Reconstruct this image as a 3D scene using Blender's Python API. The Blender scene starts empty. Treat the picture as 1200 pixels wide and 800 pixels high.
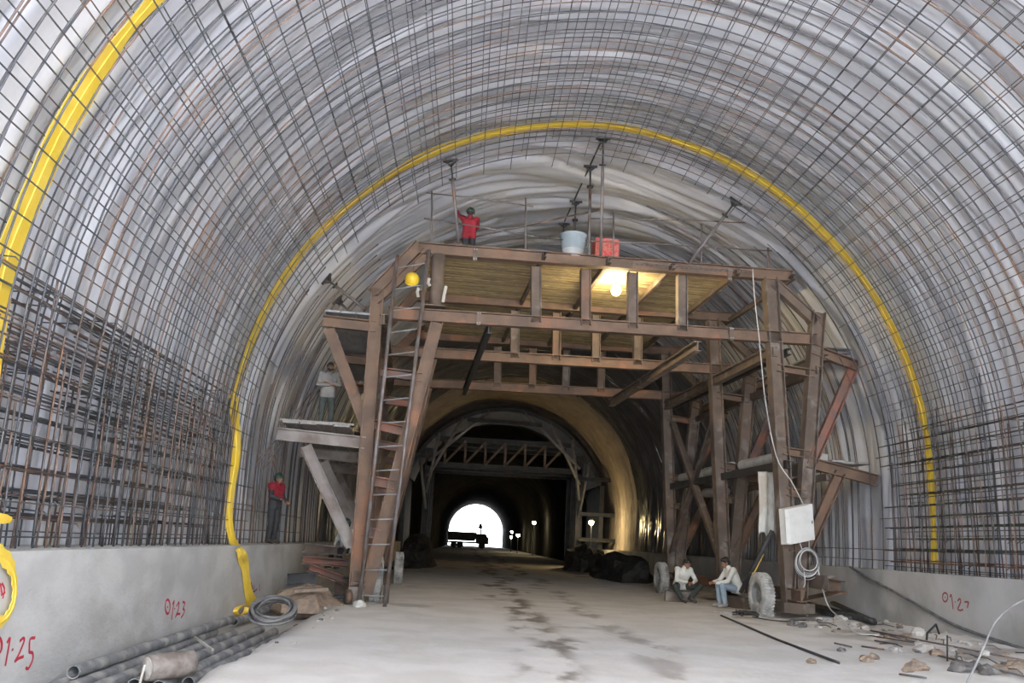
import bpy, math, random
import numpy as np
from mathutils import Vector, Matrix, noise as mnoise
R_ = random.Random(7)
sc = bpy.context.scene
COL = sc.collection
PI = math.pi
V = Vector

# ------------------------------------------------------------------ camera
F, VX, VY, ROLL, H = 950.0, 546.0, 632.0, 2.9, 1.5
def _cam():
    cy = np.array([(VX-600)/F, (VY-400)/F, 1.0]); cy /= np.linalg.norm(cy)
    r = math.radians(ROLL); d = np.array([math.cos(r), math.sin(r), 0.0])
    cx = d - cy*np.dot(d, cy); cx /= np.linalg.norm(cx)
    return np.array([cx, cy, np.cross(cx, cy)])
M = _cam()
def ray(u, v):
    d = M @ np.array([(u-600)/F, (v-400)/F, 1.0]); return V(d.tolist())
EYE = V((0, 0, H))
def atY(u, v, Y): d = ray(u, v); return EYE + d*(Y/d.y)
def atX(u, v, X): d = ray(u, v); return EYE + d*(X/d.x)
def fl(u, v, z=0.0): d = ray(u, v); return EYE + d*((z-H)/d.z)
cam = bpy.data.cameras.new('camera'); cam.sensor_width = 36; cam.lens = F/1200*36; cam.clip_end = 1000
co = bpy.data.objects.new('camera', cam); COL.objects.link(co)
mw = Matrix.Identity(4)
for i in range(3):
    mw[i][0], mw[i][1], mw[i][2], mw[i][3] = M[i][0], -M[i][1], -M[i][2], EYE[i]
co.matrix_world = mw
sc.camera = co

# ------------------------------------------------------------------ materials
def mat(name, c1, c2=None, scale=4.0, rough=0.7, metal=0.0, c3=None, s3=1.0, lo=0.4, hi=0.6, lo3=0.5, hi3=0.62,
        bump=0.0, bscale=30.0, stretch=(1, 1, 1), spec=0.5, emit=None, estr=0):
    m = bpy.data.materials.new(name); m.use_nodes = True
    nt = m.node_tree; N = nt.nodes; L = nt.links
    b = N['Principled BSDF']
    b.inputs['Base Color'].default_value = (*c1, 1)
    b.inputs['Roughness'].default_value = rough; b.inputs['Metallic'].default_value = metal
    b.inputs['Specular IOR Level'].default_value = spec
    tc = N.new('ShaderNodeTexCoord'); mp = N.new('ShaderNodeMapping'); mp.inputs['Scale'].default_value = stretch
    L.new(tc.outputs['Object'], mp.inputs['Vector'])
    def ns(s, d=5): 
        n = N.new('ShaderNodeTexNoise'); n.inputs['Scale'].default_value = s; n.inputs['Detail'].default_value = d
        L.new(mp.outputs['Vector'], n.inputs['Vector']); return n
    def rampmix(fac, a, bcol, lo, hi):
        mr = N.new('ShaderNodeMapRange'); mr.inputs['From Min'].default_value = lo; mr.inputs['From Max'].default_value = hi
        L.new(fac, mr.inputs['Value'])
        mx = N.new('ShaderNodeMix'); mx.data_type = 'RGBA'
        L.new(mr.outputs['Result'], mx.inputs['Factor'])
        for k, c in ((6, a), (7, bcol)):
            if isinstance(c, tuple): mx.inputs[k].default_value = (*c, 1)
            else: L.new(c, mx.inputs[k])
        return mx.outputs[2]
    out = None
    if c2: out = rampmix(ns(scale).outputs['Fac'], c1, c2, lo, hi)
    if c3: out = rampmix(ns(s3).outputs['Fac'], out if out else c1, c3, lo3, hi3)
    if out: L.new(out, b.inputs['Base Color'])
    if bump:
        bp = N.new('ShaderNodeBump'); bp.inputs['Strength'].default_value = bump; bp.inputs['Distance'].default_value = 0.02
        L.new(ns(bscale, 6).outputs['Fac'], bp.inputs['Height']); L.new(bp.outputs['Normal'], b.inputs['Normal'])
    if emit:
        b.inputs['Emission Color'].default_value = (*emit, 1); b.inputs['Emission Strength'].default_value = estr
    return m

MEM = mat('membrane', (.66, .675, .73), (.77, .78, .82), .8, .30, 0, c3=(.70, .66, .57), s3=.3, lo3=.60, hi3=.74, bump=.5, bscale=2.2, stretch=(1, 3, 1), spec=.7)
MEMD = mat('membrane_dimmed', (.13, .13, .145), (.19, .185, .195), .8, .26, 0, bump=.3, bscale=3, stretch=(1, 3, 1), spec=.7)  # darker glossy sheet past the gantry; light fall-off put into its colour
MEMW = mat('membrane_lamplit', (.46, .38, .30), (.36, .30, .24), 1.5, .85, bump=.6, bscale=6)  # warm lamp glow before the trolley painted into the vault colour
REB = mat('rebar_steel', (.062, .068, .082), (.10, .10, .108), 3, .55, .35, c3=(.17, .095, .06), s3=.8, lo3=.55, hi3=.66)
RUSTY = mat('rebar_rust', (.19, .125, .095), (.12, .085, .075), 4, .75, .1, c3=(.10, .095, .10), s3=1.2, lo3=.5, hi3=.62)
RED_REB = mat('rebar_red_rust', (.32, .13, .06), (.2, .09, .05), 5, .8)
GREENB = mat('rebar_green', (.05, .065, .062), (.08, .085, .085), 4, .6, .3, c3=(.13, .08, .06), s3=1.5)
YEL = mat('yellow_rubber', (.80, .56, .055), (.86, .63, .10), 3, .45, bump=.1)
CONC = mat('concrete', (.50, .495, .49), (.42, .415, .41), 1.1, .85, c3=(.30, .295, .275), s3=.7, lo3=.52, hi3=.7, bump=.35, bscale=14)
CONC_L = mat('concrete_pale', (.60, .595, .58), (.50, .495, .485), 1.3, .85, c3=(.37, .345, .31), s3=.55, lo3=.53, hi3=.72, stretch=(1, 1, 1.6), bump=.35, bscale=14)
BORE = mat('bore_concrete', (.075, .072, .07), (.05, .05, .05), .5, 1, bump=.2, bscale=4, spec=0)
BEAM = mat('rusted_beam', (.19, .122, .083), (.13, .088, .065), 2.2, .72, .15, c3=(.27, .14, .085), s3=1.1, lo3=.56, hi3=.66, bump=.25, bscale=25)
BEAM2 = mat('rusted_beam_grey', (.165, .122, .095), (.115, .09, .073), 2.5, .7, .2, c3=(.24, .21, .19), s3=2.0, lo3=.55, hi3=.66, bump=.25, bscale=25)
BEAMR = mat('rusted_beam_red', (.27, .115, .08), (.18, .11, .085), 2.5, .75, c3=(.14, .10, .09), s3=1.5, bump=.2)
BEAMG = mat('dusty_beam', (.34, .31, .29), (.25, .22, .21), 2.5, .8, c3=(.18, .14, .12), s3=1.2, bump=.2)
GALV = mat('galvanised', (.36, .36, .37), (.28, .28, .29), 4, .5, .4)
TUBE = mat('tube_steel', (.22, .20, .20), (.16, .14, .135), 4, .55, .4, c3=(.2, .13, .1), s3=2)
DARKS = mat('dark_steel', (.035, .037, .042), (.055, .052, .05), 3, .6, .3)
BOARD = mat('deck_board', (.56, .45, .24), (.42, .33, .18), 9, .85, c3=(.24, .18, .11), s3=3, lo3=.53, hi3=.62, stretch=(.6, 4, 1), bump=.5, bscale=20)
BOARD2 = mat('deck_board_dark', (.42, .33, .19), (.28, .21, .13), 9, .85, stretch=(.6, 4, 1), bump=.5, bscale=20)
PLANK = mat('grey_plank', (.36, .34, .33), (.27, .25, .24), 5, .85, stretch=(5, .5, 5), bump=.4, bscale=12)
PLATE = mat('grey_plate', (.34, .345, .36), (.28, .285, .30), 3, .6, .1, bump=.2)
FLOOR = None
RUB = mat('dusty_rubber', (.48, .47, .45), (.36, .355, .345), 6, .9, c3=(.24, .235, .23), s3=3, bump=.4)
RIM = mat('rim', (.22, .23, .24), (.3, .3, .3), 5, .7, .2)
HOSE = mat('dusty_hose', (.10, .10, .105), (.17, .165, .16), 5, .8)
BLACK = mat('black_rubber', (.02, .02, .022), (.05, .05, .05), 8, .6)
PIPE = mat('grey_pipe', (.22, .225, .235), (.16, .165, .175), 4, .8, c3=(.36, .35, .34), s3=2.5, bump=.2)
DRUM = mat('dusty_brown_pipe', (.15, .12, .105), (.27, .24, .22), 6, .85, stretch=(1, 1, 1), bump=.3)
WHITEC = mat('white_cable', (.72, .72, .70), (.62, .62, .61), 6, .5)
BOX = mat('white_enamel', (.76, .75, .72), (.70, .69, .66), 5, .5, c3=(.42, .32, .26), s3=5, lo3=.66, hi3=.78)
PAINT = mat('red_paint', (.50, .02, .045), (.36, .02, .035), 30, .7)
PAINTD = mat('dark_red_paint', (.22, .045, .04), (.30, .05, .045), 30, .7)
BUCK = mat('bucket_blue', (.42, .49, .53), (.37, .44, .48), 5, .5)
WHITEP = mat('white_plastic', (.78, .78, .78), (.7, .7, .7), 5, .5)
FLOWER = mat('red_print', (.62, .05, .07), (.45, .33, .2), 26, .7, lo=.5, hi=.58, c3=(.62, .16, .12), s3=12)
SHEET = mat('sheet', (.68, .67, .63), (.60, .59, .55), 3, .6, c3=(.52, .47, .4), s3=2, bump=.2)
ROCK = mat('rock', (.46, .43, .40), (.34, .32, .30), 7, .9, bump=.5)
ROCKB = mat('rock_brown', (.30, .22, .16), (.2, .16, .13), 8, .9, bump=.5)
ROCKD = mat('rock_dark', (.10, .095, .095), (.16, .15, .145), 7, .9, bump=.5)
SHADEH = mat('mound_shade', (.04, .038, .036), (.06, .057, .054), 3, 1, bump=.5, spec=.1)  # near-black colour in place of shade by the lower walls
ROCKW = mat('rock_white', (.66, .64, .61), (.55, .53, .5), 7, .9, bump=.4)
SKIN = mat('skin', (.30, .155, .095), (.26, .13, .08), 12, .55)
HAIR = mat('hair', (.010, .009, .009), (.02, .018, .016), 20, .6)
WSHIRT = mat('white_shirt', (.74, .73, .68), (.66, .65, .6), 6, .85, bump=.2, bscale=12)
RSHIRT = mat('red_shirt', (.27, .012, .025), (.22, .01, .02), 6, .85, bump=.2)
GSHIRT = mat('grey_jacket', (.20, .195, .195), (.27, .255, .24), 5, .85, bump=.2, c3=(.22, .21, .21), s3=4)
PSHIRT = mat('pale_shirt', (.42, .42, .42), (.5, .5, .5), 5, .85)
DTROUS = mat('dark_trousers', (.035, .045, .042), (.055, .065, .06), 6, .85)
KTROUS = mat('charcoal_trousers', (.025, .027, .03), (.04, .04, .045), 6, .85)
JEANS = mat('light_jeans', (.33, .40, .47), (.26, .33, .41), 6, .85, bump=.15)
SHOE = mat('shoe', (.035, .03, .028), (.07, .06, .055), 10, .7)
DSHOE = mat('dusty_shoe', (.35, .34, .33), (.28, .27, .26), 10, .8)
GHELM = mat('green_helmet', (.03, .075, .055), (.05, .1, .08), 8, .35)
YHELM = mat('yellow_helmet', (.85, .60, .05), (.8, .54, .04), 8, .35)
BULB = mat('bulb', (1, .9, .7), emit=(1, .78, .40), estr=400)
BULB2 = mat('bulb_far', (1, .9, .7), emit=(1, .82, .5), estr=120)
TRUCKM = mat('truck_dark', (.05, .05, .048), (.08, .075, .07), 2, .6)
GROUNDO = mat('outside_ground', (.52, .52, .54), (.45, .45, .47), .4, .9)
EYEW = mat('eye', (.02, .015, .012))

def floor_mat():
    m = bpy.data.materials.new('dusty_floor'); m.use_nodes = True
    nt = m.node_tree; N = nt.nodes; L = nt.links; b = N['Principled BSDF']
    b.inputs['Roughness'].default_value = .9; b.inputs['Specular IOR Level'].default_value = .25
    tc = N.new('ShaderNodeTexCoord')
    def ns(s, d, st=(1, 1, 1)):
        mp = N.new('ShaderNodeMapping'); mp.inputs['Scale'].default_value = st; L.new(tc.outputs['Object'], mp.inputs['Vector'])
        n = N.new('ShaderNodeTexNoise'); n.inputs['Scale'].default_value = s; n.inputs['Detail'].default_value = d
        L.new(mp.outputs['Vector'], n.inputs['Vector']); return n.outputs['Fac']
    def mr(x, lo, hi, a=0., c=1.):
        n = N.new('ShaderNodeMapRange'); L.new(x, n.inputs['Value'])
        for k, v in zip(('From Min', 'From Max', 'To Min', 'To Max'), (lo, hi, a, c)): n.inputs[k].default_value = v
        n.interpolation_type = 'SMOOTHSTEP'; return n.outputs['Result']
    def mt(op, a, c=None):
        n = N.new('ShaderNodeMath'); n.operation = op
        for i, x in enumerate((a, c)):
            if x is None: continue
            if isinstance(x, (int, float)): n.inputs[i].default_value = x
            else: L.new(x, n.inputs[i])
        return n.outputs[0]
    def mix(f, a, c):
        n = N.new('ShaderNodeMix'); n.data_type = 'RGBA'; L.new(f, n.inputs['Factor'])
        for k, x in ((6, a), (7, c)):
            if isinstance(x, tuple): n.inputs[k].default_value = (*x, 1)
            else: L.new(x, n.inputs[k])
        return n.outputs[2]
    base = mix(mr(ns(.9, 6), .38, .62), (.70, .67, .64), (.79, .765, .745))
    # wheel-track dirt: a wandering band along the tunnel
    sep = N.new('ShaderNodeSeparateXYZ'); L.new(tc.outputs['Object'], sep.inputs[0])
    w = mt('MULTIPLY', mt('SUBTRACT', ns(.16, 2, (.2, 1, 1)), .5), 3.2)
    x0 = mt('ADD', mt('SUBTRACT', sep.outputs['X'], 1.35), w)
    band = mr(mt('ABSOLUTE', x0), .15, .62, 1, 0)
    x1 = mt('ADD', mt('SUBTRACT', sep.outputs['X'], 2.9), w)
    band2 = mt('MULTIPLY', mr(mt('ABSOLUTE', x1), .1, .5, 1, 0), .6)
    blot = mr(ns(1.1, 6, (1.3, .6, 1)), .43, .58)
    far = mr(sep.outputs['Y'], 26, 50, 0, .7)  # not track dirt: dimmer light down the tunnel put into the floor colour
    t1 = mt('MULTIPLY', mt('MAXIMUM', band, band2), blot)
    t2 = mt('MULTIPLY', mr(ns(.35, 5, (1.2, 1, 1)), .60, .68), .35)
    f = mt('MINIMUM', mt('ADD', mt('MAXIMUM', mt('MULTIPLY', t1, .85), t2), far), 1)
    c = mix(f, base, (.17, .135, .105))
    # side debris: browner
    sd = mt('MULTIPLY', mr(sep.outputs['X'], 6.3, 8.0), mr(ns(1.3, 6), .42, .60))
    c = mix(mt('MULTIPLY', sd, .75), c, (.30, .27, .245))
    sl = mt('MULTIPLY', mr(sep.outputs['X'], -2.9, -2.4, 1, 0), .7)
    c = mix(sl, c, (.33, .325, .32))
    L.new(c, b.inputs['Base Color'])
    bp = N.new('ShaderNodeBump'); bp.inputs['Strength'].default_value = .5; bp.inputs['Distance'].default_value = .04
    L.new(ns(5, 8), bp.inputs['Height']); L.new(bp.outputs['Normal'], b.inputs['Normal'])
    return m
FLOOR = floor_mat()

# ------------------------------------------------------------------ mesh helpers
class MB:
    def __init__(s): s.v = []; s.f = []
    def add(s, vs, fs):
        o = len(s.v); s.v.extend([tuple(p) for p in vs]); s.f.extend([tuple(i+o for i in f) for f in fs]); return s
    def extrude(s, poly, p0, p1, u, v):
        p0, p1, u, v = V(p0), V(p1), V(u), V(v); n = len(poly)
        vs = [p0+u*a+v*b for a, b in poly]+[p1+u*a+v*b for a, b in poly]
        fs = [(i, (i+1) % n, n+(i+1) % n, n+i) for i in range(n)]+[tuple(range(n-1, -1, -1)), tuple(range(n, 2*n))]
        return s.add(vs, fs)
    def beam(s, p0, p1, h, w, kind='I', up=(0, 0, 1)):
        p0, p1 = V(p0), V(p1); a = (p1-p0).normalized(); up = V(up)
        v = a.cross(up)
        if v.length < 1e-3: v = a.cross(V((1, 0, 0)))
        v.normalize(); u = v.cross(a).normalized()
        h2, w2 = h/2, w/2; t = min(.022, w*.12)+.004; tw = t*.8
        if kind == 'I':
            P = [(-h2, -w2), (-h2, w2), (-h2+t, w2), (-h2+t, tw), (h2-t, tw), (h2-t, w2), (h2, w2), (h2, -w2), (h2-t, -w2), (h2-t, -tw), (-h2+t, -tw), (-h2+t, -w2)]
        elif kind == 'C':
            P = [(-h2, -w2), (-h2, w2), (-h2+t, w2), (-h2+t, -w2+t), (h2-t, -w2+t), (h2-t, w2), (h2, w2), (h2, -w2)]
        elif kind == 'L':
            P = [(-h2, -w2), (-h2, w2), (-h2+t, w2), (-h2+t, -w2+t), (h2, -w2+t), (h2, -w2)]
        else:
            P = [(-h2, -w2), (-h2, w2), (h2, w2), (h2, -w2)]
        return s.extrude(P, p0, p1, u, v)
    def box(s, c, d, rz=0, rx=0):
        c = V(c); m = Matrix.Rotation(rz, 3, 'Z') @ Matrix.Rotation(rx, 3, 'X')
        vs = [c+m @ V((x*d[0]/2, y*d[1]/2, z*d[2]/2)) for x in (-1, 1) for y in (-1, 1) for z in (-1, 1)]
        return s.add(vs, [(0, 1, 3, 2), (4, 6, 7, 5), (0, 4, 5, 1), (2, 3, 7, 6), (0, 2, 6, 4), (1, 5, 7, 3)])
    def tube(s, pts, r, n=6, cap=True, closed=False):
        pts = [V(p) for p in pts]; k = len(pts); rr = r if isinstance(r, (list, tuple)) else [r]*k
        tan = []
        for i in range(k):
            a = pts[(i-1) % k] if closed else pts[max(i-1, 0)]; b = pts[(i+1) % k] if closed else pts[min(i+1, k-1)]
            t = (b-a); tan.append(t.normalized() if t.length > 1e-9 else V((0, 0, 1)))
        up = V((0, 0, 1)) if abs(tan[0].z) < .9 else V((1, 0, 0))
        u = (up-tan[0]*up.dot(tan[0])).normalized(); vs = []
        for i in range(k):
            u = u-tan[i]*u.dot(tan[i]); u.normalize(); w = tan[i].cross(u)
            for j in range(n):
                a = 2*PI*j/n; vs.append(pts[i]+(u*math.cos(a)+w*math.sin(a))*rr[i])
        fs = []
        for i in range(k if closed else k-1):
            i2 = (i+1) % k
            for j in range(n): fs.append((i*n+j, i*n+(j+1) % n, i2*n+(j+1) % n, i2*n+j))
        if cap and not closed: fs += [tuple(range(n-1, -1, -1)), tuple(range((k-1)*n, k*n))]
        return s.add(vs, fs)
    def lathe(s, prof, c, axis=(0, 0, 1), n=24, close=False):
        axis = V(axis).normalized(); up = V((0, 0, 1)) if abs(axis.z) < .9 else V((1, 0, 0))
        u = (up-axis*up.dot(axis)).normalized(); w = axis.cross(u); c = V(c); k = len(prof); vs = []
        for r, z in prof:
            for j in range(n):
                a = 2*PI*j/n; vs.append(c+axis*z+(u*math.cos(a)+w*math.sin(a))*r)
        fs = []
        for i in range(k if close else k-1):
            i2 = (i+1) % k
            for j in range(n): fs.append((i*n+j, i*n+(j+1) % n, i2*n+(j+1) % n, i2*n+j))
        if not close: fs += [tuple(range(n-1, -1, -1)), tuple(range((k-1)*n, k*n))]
        return s.add(vs, fs)
    def ell(s, c, r, n=12, m=8, rot=None):
        c = V(c); vs = []; rot = rot or Matrix.Identity(3)
        for i in range(m+1):
            a = PI*i/m-PI/2
            for j in range(n):
                b = 2*PI*j/n; vs.append(c+rot @ V((r[0]*math.cos(a)*math.cos(b), r[1]*math.cos(a)*math.sin(b), r[2]*math.sin(a))))
        fs = [(i*n+j, i*n+(j+1) % n, (i+1)*n+(j+1) % n, (i+1)*n+j) for i in range(m) for j in range(n)]
        return s.add(vs, fs)
    def cap(s, p0, p1, r0, r1, n=12):
        p0, p1 = V(p0), V(p1); d = p1-p0; L = d.length
        if L < 1e-6: return s.ell(p0, (r0,)*3)
        a = d/L; pr = []
        for i in range(5):
            t = -PI/2+PI/2*i/4; pr.append((max(r0*math.cos(t), 1e-4), r0*math.sin(t)))
        for i in range(5):
            t = PI/2*i/4; pr.append((max(r1*math.cos(t), 1e-4), L+r1*math.sin(t)))
        return s.lathe(pr, p0, a, n)
    def ribbon(s, pts, wdirs, widths, th=.008, bulb=True):
        pts = [V(p) for p in pts]; k = len(pts); vs = []
        for i in range(k):
            t = (pts[min(i+1, k-1)]-pts[max(i-1, 0)]).normalized(); w = V(wdirs[i] if isinstance(wdirs, list) else wdirs)
            w = (w-t*w.dot(t)).normalized(); nn = t.cross(w); W = widths[i] if isinstance(widths, list) else widths
            for a, b in ((-.5, -1), (-.06, -1), (-.05, -3), (.05, -3), (.06, -1), (.5, -1), (.5, 1), (.06, 1), (.05, 3), (-.05, 3), (-.06, 1), (-.5, 1)):
                vs.append(pts[i]+w*a*W+nn*b*th*.5)
        n = 12; fs = [(i*n+j, i*n+(j+1) % n, (i+1)*n+(j+1) % n, (i+1)*n+j) for i in range(k-1) for j in range(n)]
        fs += [tuple(range(n-1, -1, -1)), tuple(range((k-1)*n, k*n))]
        return s.add(vs, fs)
    def mesh(s, name):
        me = bpy.data.meshes.new(name); me.from_pydata([tuple(p) for p in s.v], [], s.f); me.update(); return me
    def build(s, name, m, parent=None, smooth=False, off=None):
        if off is not None: s.v = [tuple(V(p)-V(off)) for p in s.v]
        me = s.mesh(name); me.materials.append(m)
        if smooth: me.polygons.foreach_set('use_smooth', [True]*len(me.polygons))
        o = bpy.data.objects.new(name, me); COL.objects.link(o)
        if parent: o.parent = parent
        if off is not None: o.location = off
        return o
def tag(o, label=None, cat=None, group=None, kind=None):
    if label: o['label'] = label
    if cat: o['category'] = cat
    if group: o['group'] = group
    if kind: o['kind'] = kind
    return o
def empty(name, loc=(0, 0, 0), rz=0):
    o = bpy.data.objects.new(name, None); COL.objects.link(o); o.location = loc; o.rotation_euler.z = rz; o.empty_display_size = .1; return o
def cr(pts, n=6):
    P = [V(p) for p in pts]; P = [P[0]*2-P[1]]+P+[P[-1]*2-P[-2]]; out = []
    for i in range(1, len(P)-2):
        for k in range(n):
            t = k/n; a, b, c, d = P[i-1:i+3]
            out.append(.5*((2*b)+(c-a)*t+(2*a-5*b+4*c-d)*t*t+(3*b-a-3*c+d)*t**3))
    out.append(P[-2]); return out
def rn(a, b): return R_.uniform(a, b)
def fbm(x, y, z=0., o=4): return mnoise.fractal(V((x, y, z)), 1.0, 2.0, o)

# ------------------------------------------------------------------ tunnel
CX, CZ = 2.39, 3.55
RIN, RSTR, ROUT, RMEM = 7.25, 7.43, 7.62, 8.03
WLX, WRX, WLZ, WRZ = -4.4, 9.4, 1.17, 1.30
Y0, YM = -7.0, 64.0
def prof(R, s, z0):
    """point and inward normal at fraction s of the vault profile, from left foot to right foot"""
    hv = CZ-z0; Lt = 2*hv+PI*R; d = s*Lt
    if d < hv: return (CX-R+.012*(hv-d)**2, z0+d), (1, 0), d
    if d < hv+PI*R:
        a = (d-hv)/R; return (CX-R*math.cos(a), CZ+R*math.sin(a)), (math.cos(a), -math.sin(a)), d
    e = d-hv-PI*R; return (CX+R-.012*e**2, CZ-e), (-1, 0), d

def vnoise2(X, Y, seed):
    rg = np.random.RandomState(seed); T = rg.rand(256, 256)
    xi = np.floor(X).astype(int); yi = np.floor(Y).astype(int); fx = X-xi; fy = Y-yi
    fx = fx*fx*(3-2*fx); fy = fy*fy*(3-2*fy)
    g = lambda a, b: T[a % 256, b % 256]
    return (g(xi, yi)*(1-fx)+g(xi+1, yi)*fx)*(1-fy)+(g(xi, yi+1)*(1-fx)+g(xi+1, yi+1)*fx)*fy

def make_membrane():
    ys = np.concatenate([np.arange(Y0, 2.0, .5), np.arange(2.0, 40, .05), np.arange(40, YM+.01, .12)])
    ns = 170; ss = np.linspace(0, 1, ns)
    pr = [prof(RMEM, s, .9) for s in ss]
    px = np.array([p[0] for p in pr]); nn = np.array([p[1] for p in pr]); d = np.array([p[2] for p in pr])
    Yg, Dg = np.meshgrid(ys, d, indexing='ij')
    warp = 1.6*(vnoise2(Yg*.25, Dg*.16, 1)-.5)+.5*(vnoise2(Yg*.8, Dg*.35, 2)-.5)
    u = Yg+warp
    def ridge(x): return 1-np.abs(2*x-1)
    f1 = ridge(vnoise2(u*1.5, Dg*.10+7, 3)); f2 = ridge(vnoise2(u*3.4, Dg*.22+3, 4)); f3 = vnoise2(u*8, Dg*.5, 5)
    big = vnoise2(Yg*.35, Dg*.25, 6)
    amp = np.where(Yg > 18.6, .9, .85)
    crown = np.exp(-((Dg-d[-1]/2)/7.0)**2)
    dis = amp*(.17*f1**1.5+.125*f2**1.2+.04*f3)+.08*big
    # loosely hung sheet over the crown beyond the bars: broad slack folds
    slack = np.clip((Yg-18.4)/1.2, 0, 1)*np.clip((34-Yg)/6, 0, 1)*crown
    dg = vnoise2(u*.9+Dg*.22, Dg*.18-Yg*.1, 8)
    dis = dis*(1-.45*slack)+slack*(.24*ridge(dg)**1.2)
    dis = np.where(Yg < 18.6, np.minimum(dis, .36), dis)
    # sharp creases between the folds
    g1 = ridge(vnoise2(u*1.7+40, Dg*.13+2, 13))**9; g2 = ridge(vnoise2(u*2.6+9+.9*(vnoise2(Yg*.6, Dg*.3, 15)-.5), Dg*.17+5, 14))**9
    dis = dis-.10*g1-.085*g2*(.6+1.3*slack)
    X = px[None, :, 0]+nn[None, :, 0]*dis; Z = px[None, :, 1]+nn[None, :, 1]*dis
    vs = np.stack([X, Yg, Z], -1).reshape(-1, 3); ny = len(ys)
    idx = np.arange(ny*ns).reshape(ny, ns)
    fs = np.stack([idx[:-1, :-1], idx[1:, :-1], idx[1:, 1:], idx[:-1, 1:]], -1).reshape(-1, 4)
    me = bpy.data.meshes.new('ceiling'); me.from_pydata(vs.tolist(), [], fs.tolist()); me.update()
    me.polygons.foreach_set('use_smooth', [True]*len(me.polygons)); me.materials.append(MEM); me.materials.append(MEMD); me.materials.append(MEMW)
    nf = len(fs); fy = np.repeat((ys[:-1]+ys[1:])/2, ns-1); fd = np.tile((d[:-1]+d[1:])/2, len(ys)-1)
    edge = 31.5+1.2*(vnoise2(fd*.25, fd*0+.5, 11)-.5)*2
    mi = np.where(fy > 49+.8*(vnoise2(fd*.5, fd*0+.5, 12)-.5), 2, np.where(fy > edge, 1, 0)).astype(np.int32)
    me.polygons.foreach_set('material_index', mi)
    o = bpy.data.objects.new('ceiling', me); COL.objects.link(o)
    return tag(o, 'grey plastic membrane hung in folds over the tunnel vault', 'ceiling', kind='structure')
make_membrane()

# rock shell behind the membrane stops light leaking, bore beyond
def shell(name, R, y0, y1, z0, m, label, zc=CZ, n=64, th=.6, capend=False):
    mb = MB(); rows = []
    for (rr, yy) in ((R, y0), (R, y1), (R+th, y1), (R+th, y0)):
        rows.append([(CX-rr, yy, z0)]+[(CX-rr*math.cos(PI*i/n), yy, zc+rr*math.sin(PI*i/n)) for i in range(n+1)]+[(CX+rr, yy, z0)])
    k = n+3; vs = sum(rows, []); fs = []
    for a in range(4):
        b = (a+1) % 4
        for i in range(k-1): fs.append((a*k+i, b*k+i, b*k+i+1, a*k+i+1))
    mb.add(vs, fs); o = mb.build(name, m, smooth=False); return tag(o, label, 'ceiling', kind='structure')
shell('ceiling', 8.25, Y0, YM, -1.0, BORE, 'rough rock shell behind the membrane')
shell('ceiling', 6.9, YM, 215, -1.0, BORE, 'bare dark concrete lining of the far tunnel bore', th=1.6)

def floor_z(x, y):
    sm = lambda a, b, t: max(0., min(1., (t-a)/(b-a)))**2*(3-2*max(0., min(1., (t-a)/(b-a))))
    z = .012*fbm(x*.6, y*.6)
    if 0 < y < 60:
        e = -2.55-.02*(y-8)+.10*fbm(y*1.1, 3.3)
        ditch = (1-sm(e-.35, e, x))*sm(24, 19, y) if y > 19 else (1-sm(e-.35, e, x))
        z -= .30*ditch
        m = sm(4.8, 7.2, x)*.08+sm(7.2, 9.4, x)*.12
        z += m+(.05*fbm(x*1.6, y*1.6, 5.) if x > 7 else 0)*sm(6.5, 7.8, x)
    return z
def make_floor():
    xs = [-5.6]+list(np.arange(-4.6, 10.0, .16))+[10.6]
    ys = list(np.arange(Y0, 4, 1.0))+list(np.arange(4, 26, .16))+list(np.arange(26, 62, .6))+list(np.arange(62, 216, 4.0))+[216]
    vs = [(x, y, floor_z(x, y)) for y in ys for x in xs]; n = len(xs)
    fs = [(j*n+i, j*n+i+1, (j+1)*n+i+1, (j+1)*n+i) for j in range(len(ys)-1) for i in range(n-1)]
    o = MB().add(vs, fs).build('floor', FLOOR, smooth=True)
    return tag(o, 'dusty pale tunnel floor with dark wheel tracks', 'floor', kind='structure')
make_floor()
def outside(y0, y1, label):
    o = MB().add([(-60, y0, -.05), (60, y0, -.05), (60, y1, -.05), (-60, y1, -.05)], [(0, 1, 2, 3)]).build('ground', GROUNDO)
    tag(o, label, 'ground', kind='structure')
outside(216, 330, 'bright open ground outside the far tunnel mouth')
outside(-60, Y0, 'open ground outside the near tunnel mouth')

def wall(name, x0, x1, z1, label, m):
    ys = list(np.arange(Y0, YM, .5))+[YM]; vs = []; fs = []
    for y in ys:
        j = .012*fbm(y*2.0, 1.0 if x0 < 0 else 9.0)
        vs += [(x0, y, -.6), (x0, y, z1+j), (x1, y, z1+j), (x1, y, -.6)]
    for i in range(len(ys)-1):
        for k in range(4): fs.append((i*4+k, i*4+(k+1) % 4, i*4+4+(k+1) % 4, i*4+4+k))
    fs += [(0, 1, 2, 3), tuple(len(vs)-4+k for k in (3, 2, 1, 0))]
    o = MB().add(vs, fs).build(name, m); return tag(o, label, 'wall', kind='structure')
wl = wall('wall_left', WLX, -6.4, WLZ, 'pale concrete footing wall on the left carrying red painted numbers', CONC_L)
wr = wall('wall_right', WRX, 11.4, WRZ, 'grey concrete footing wall on the right carrying a red painted number', CONC)

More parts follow.
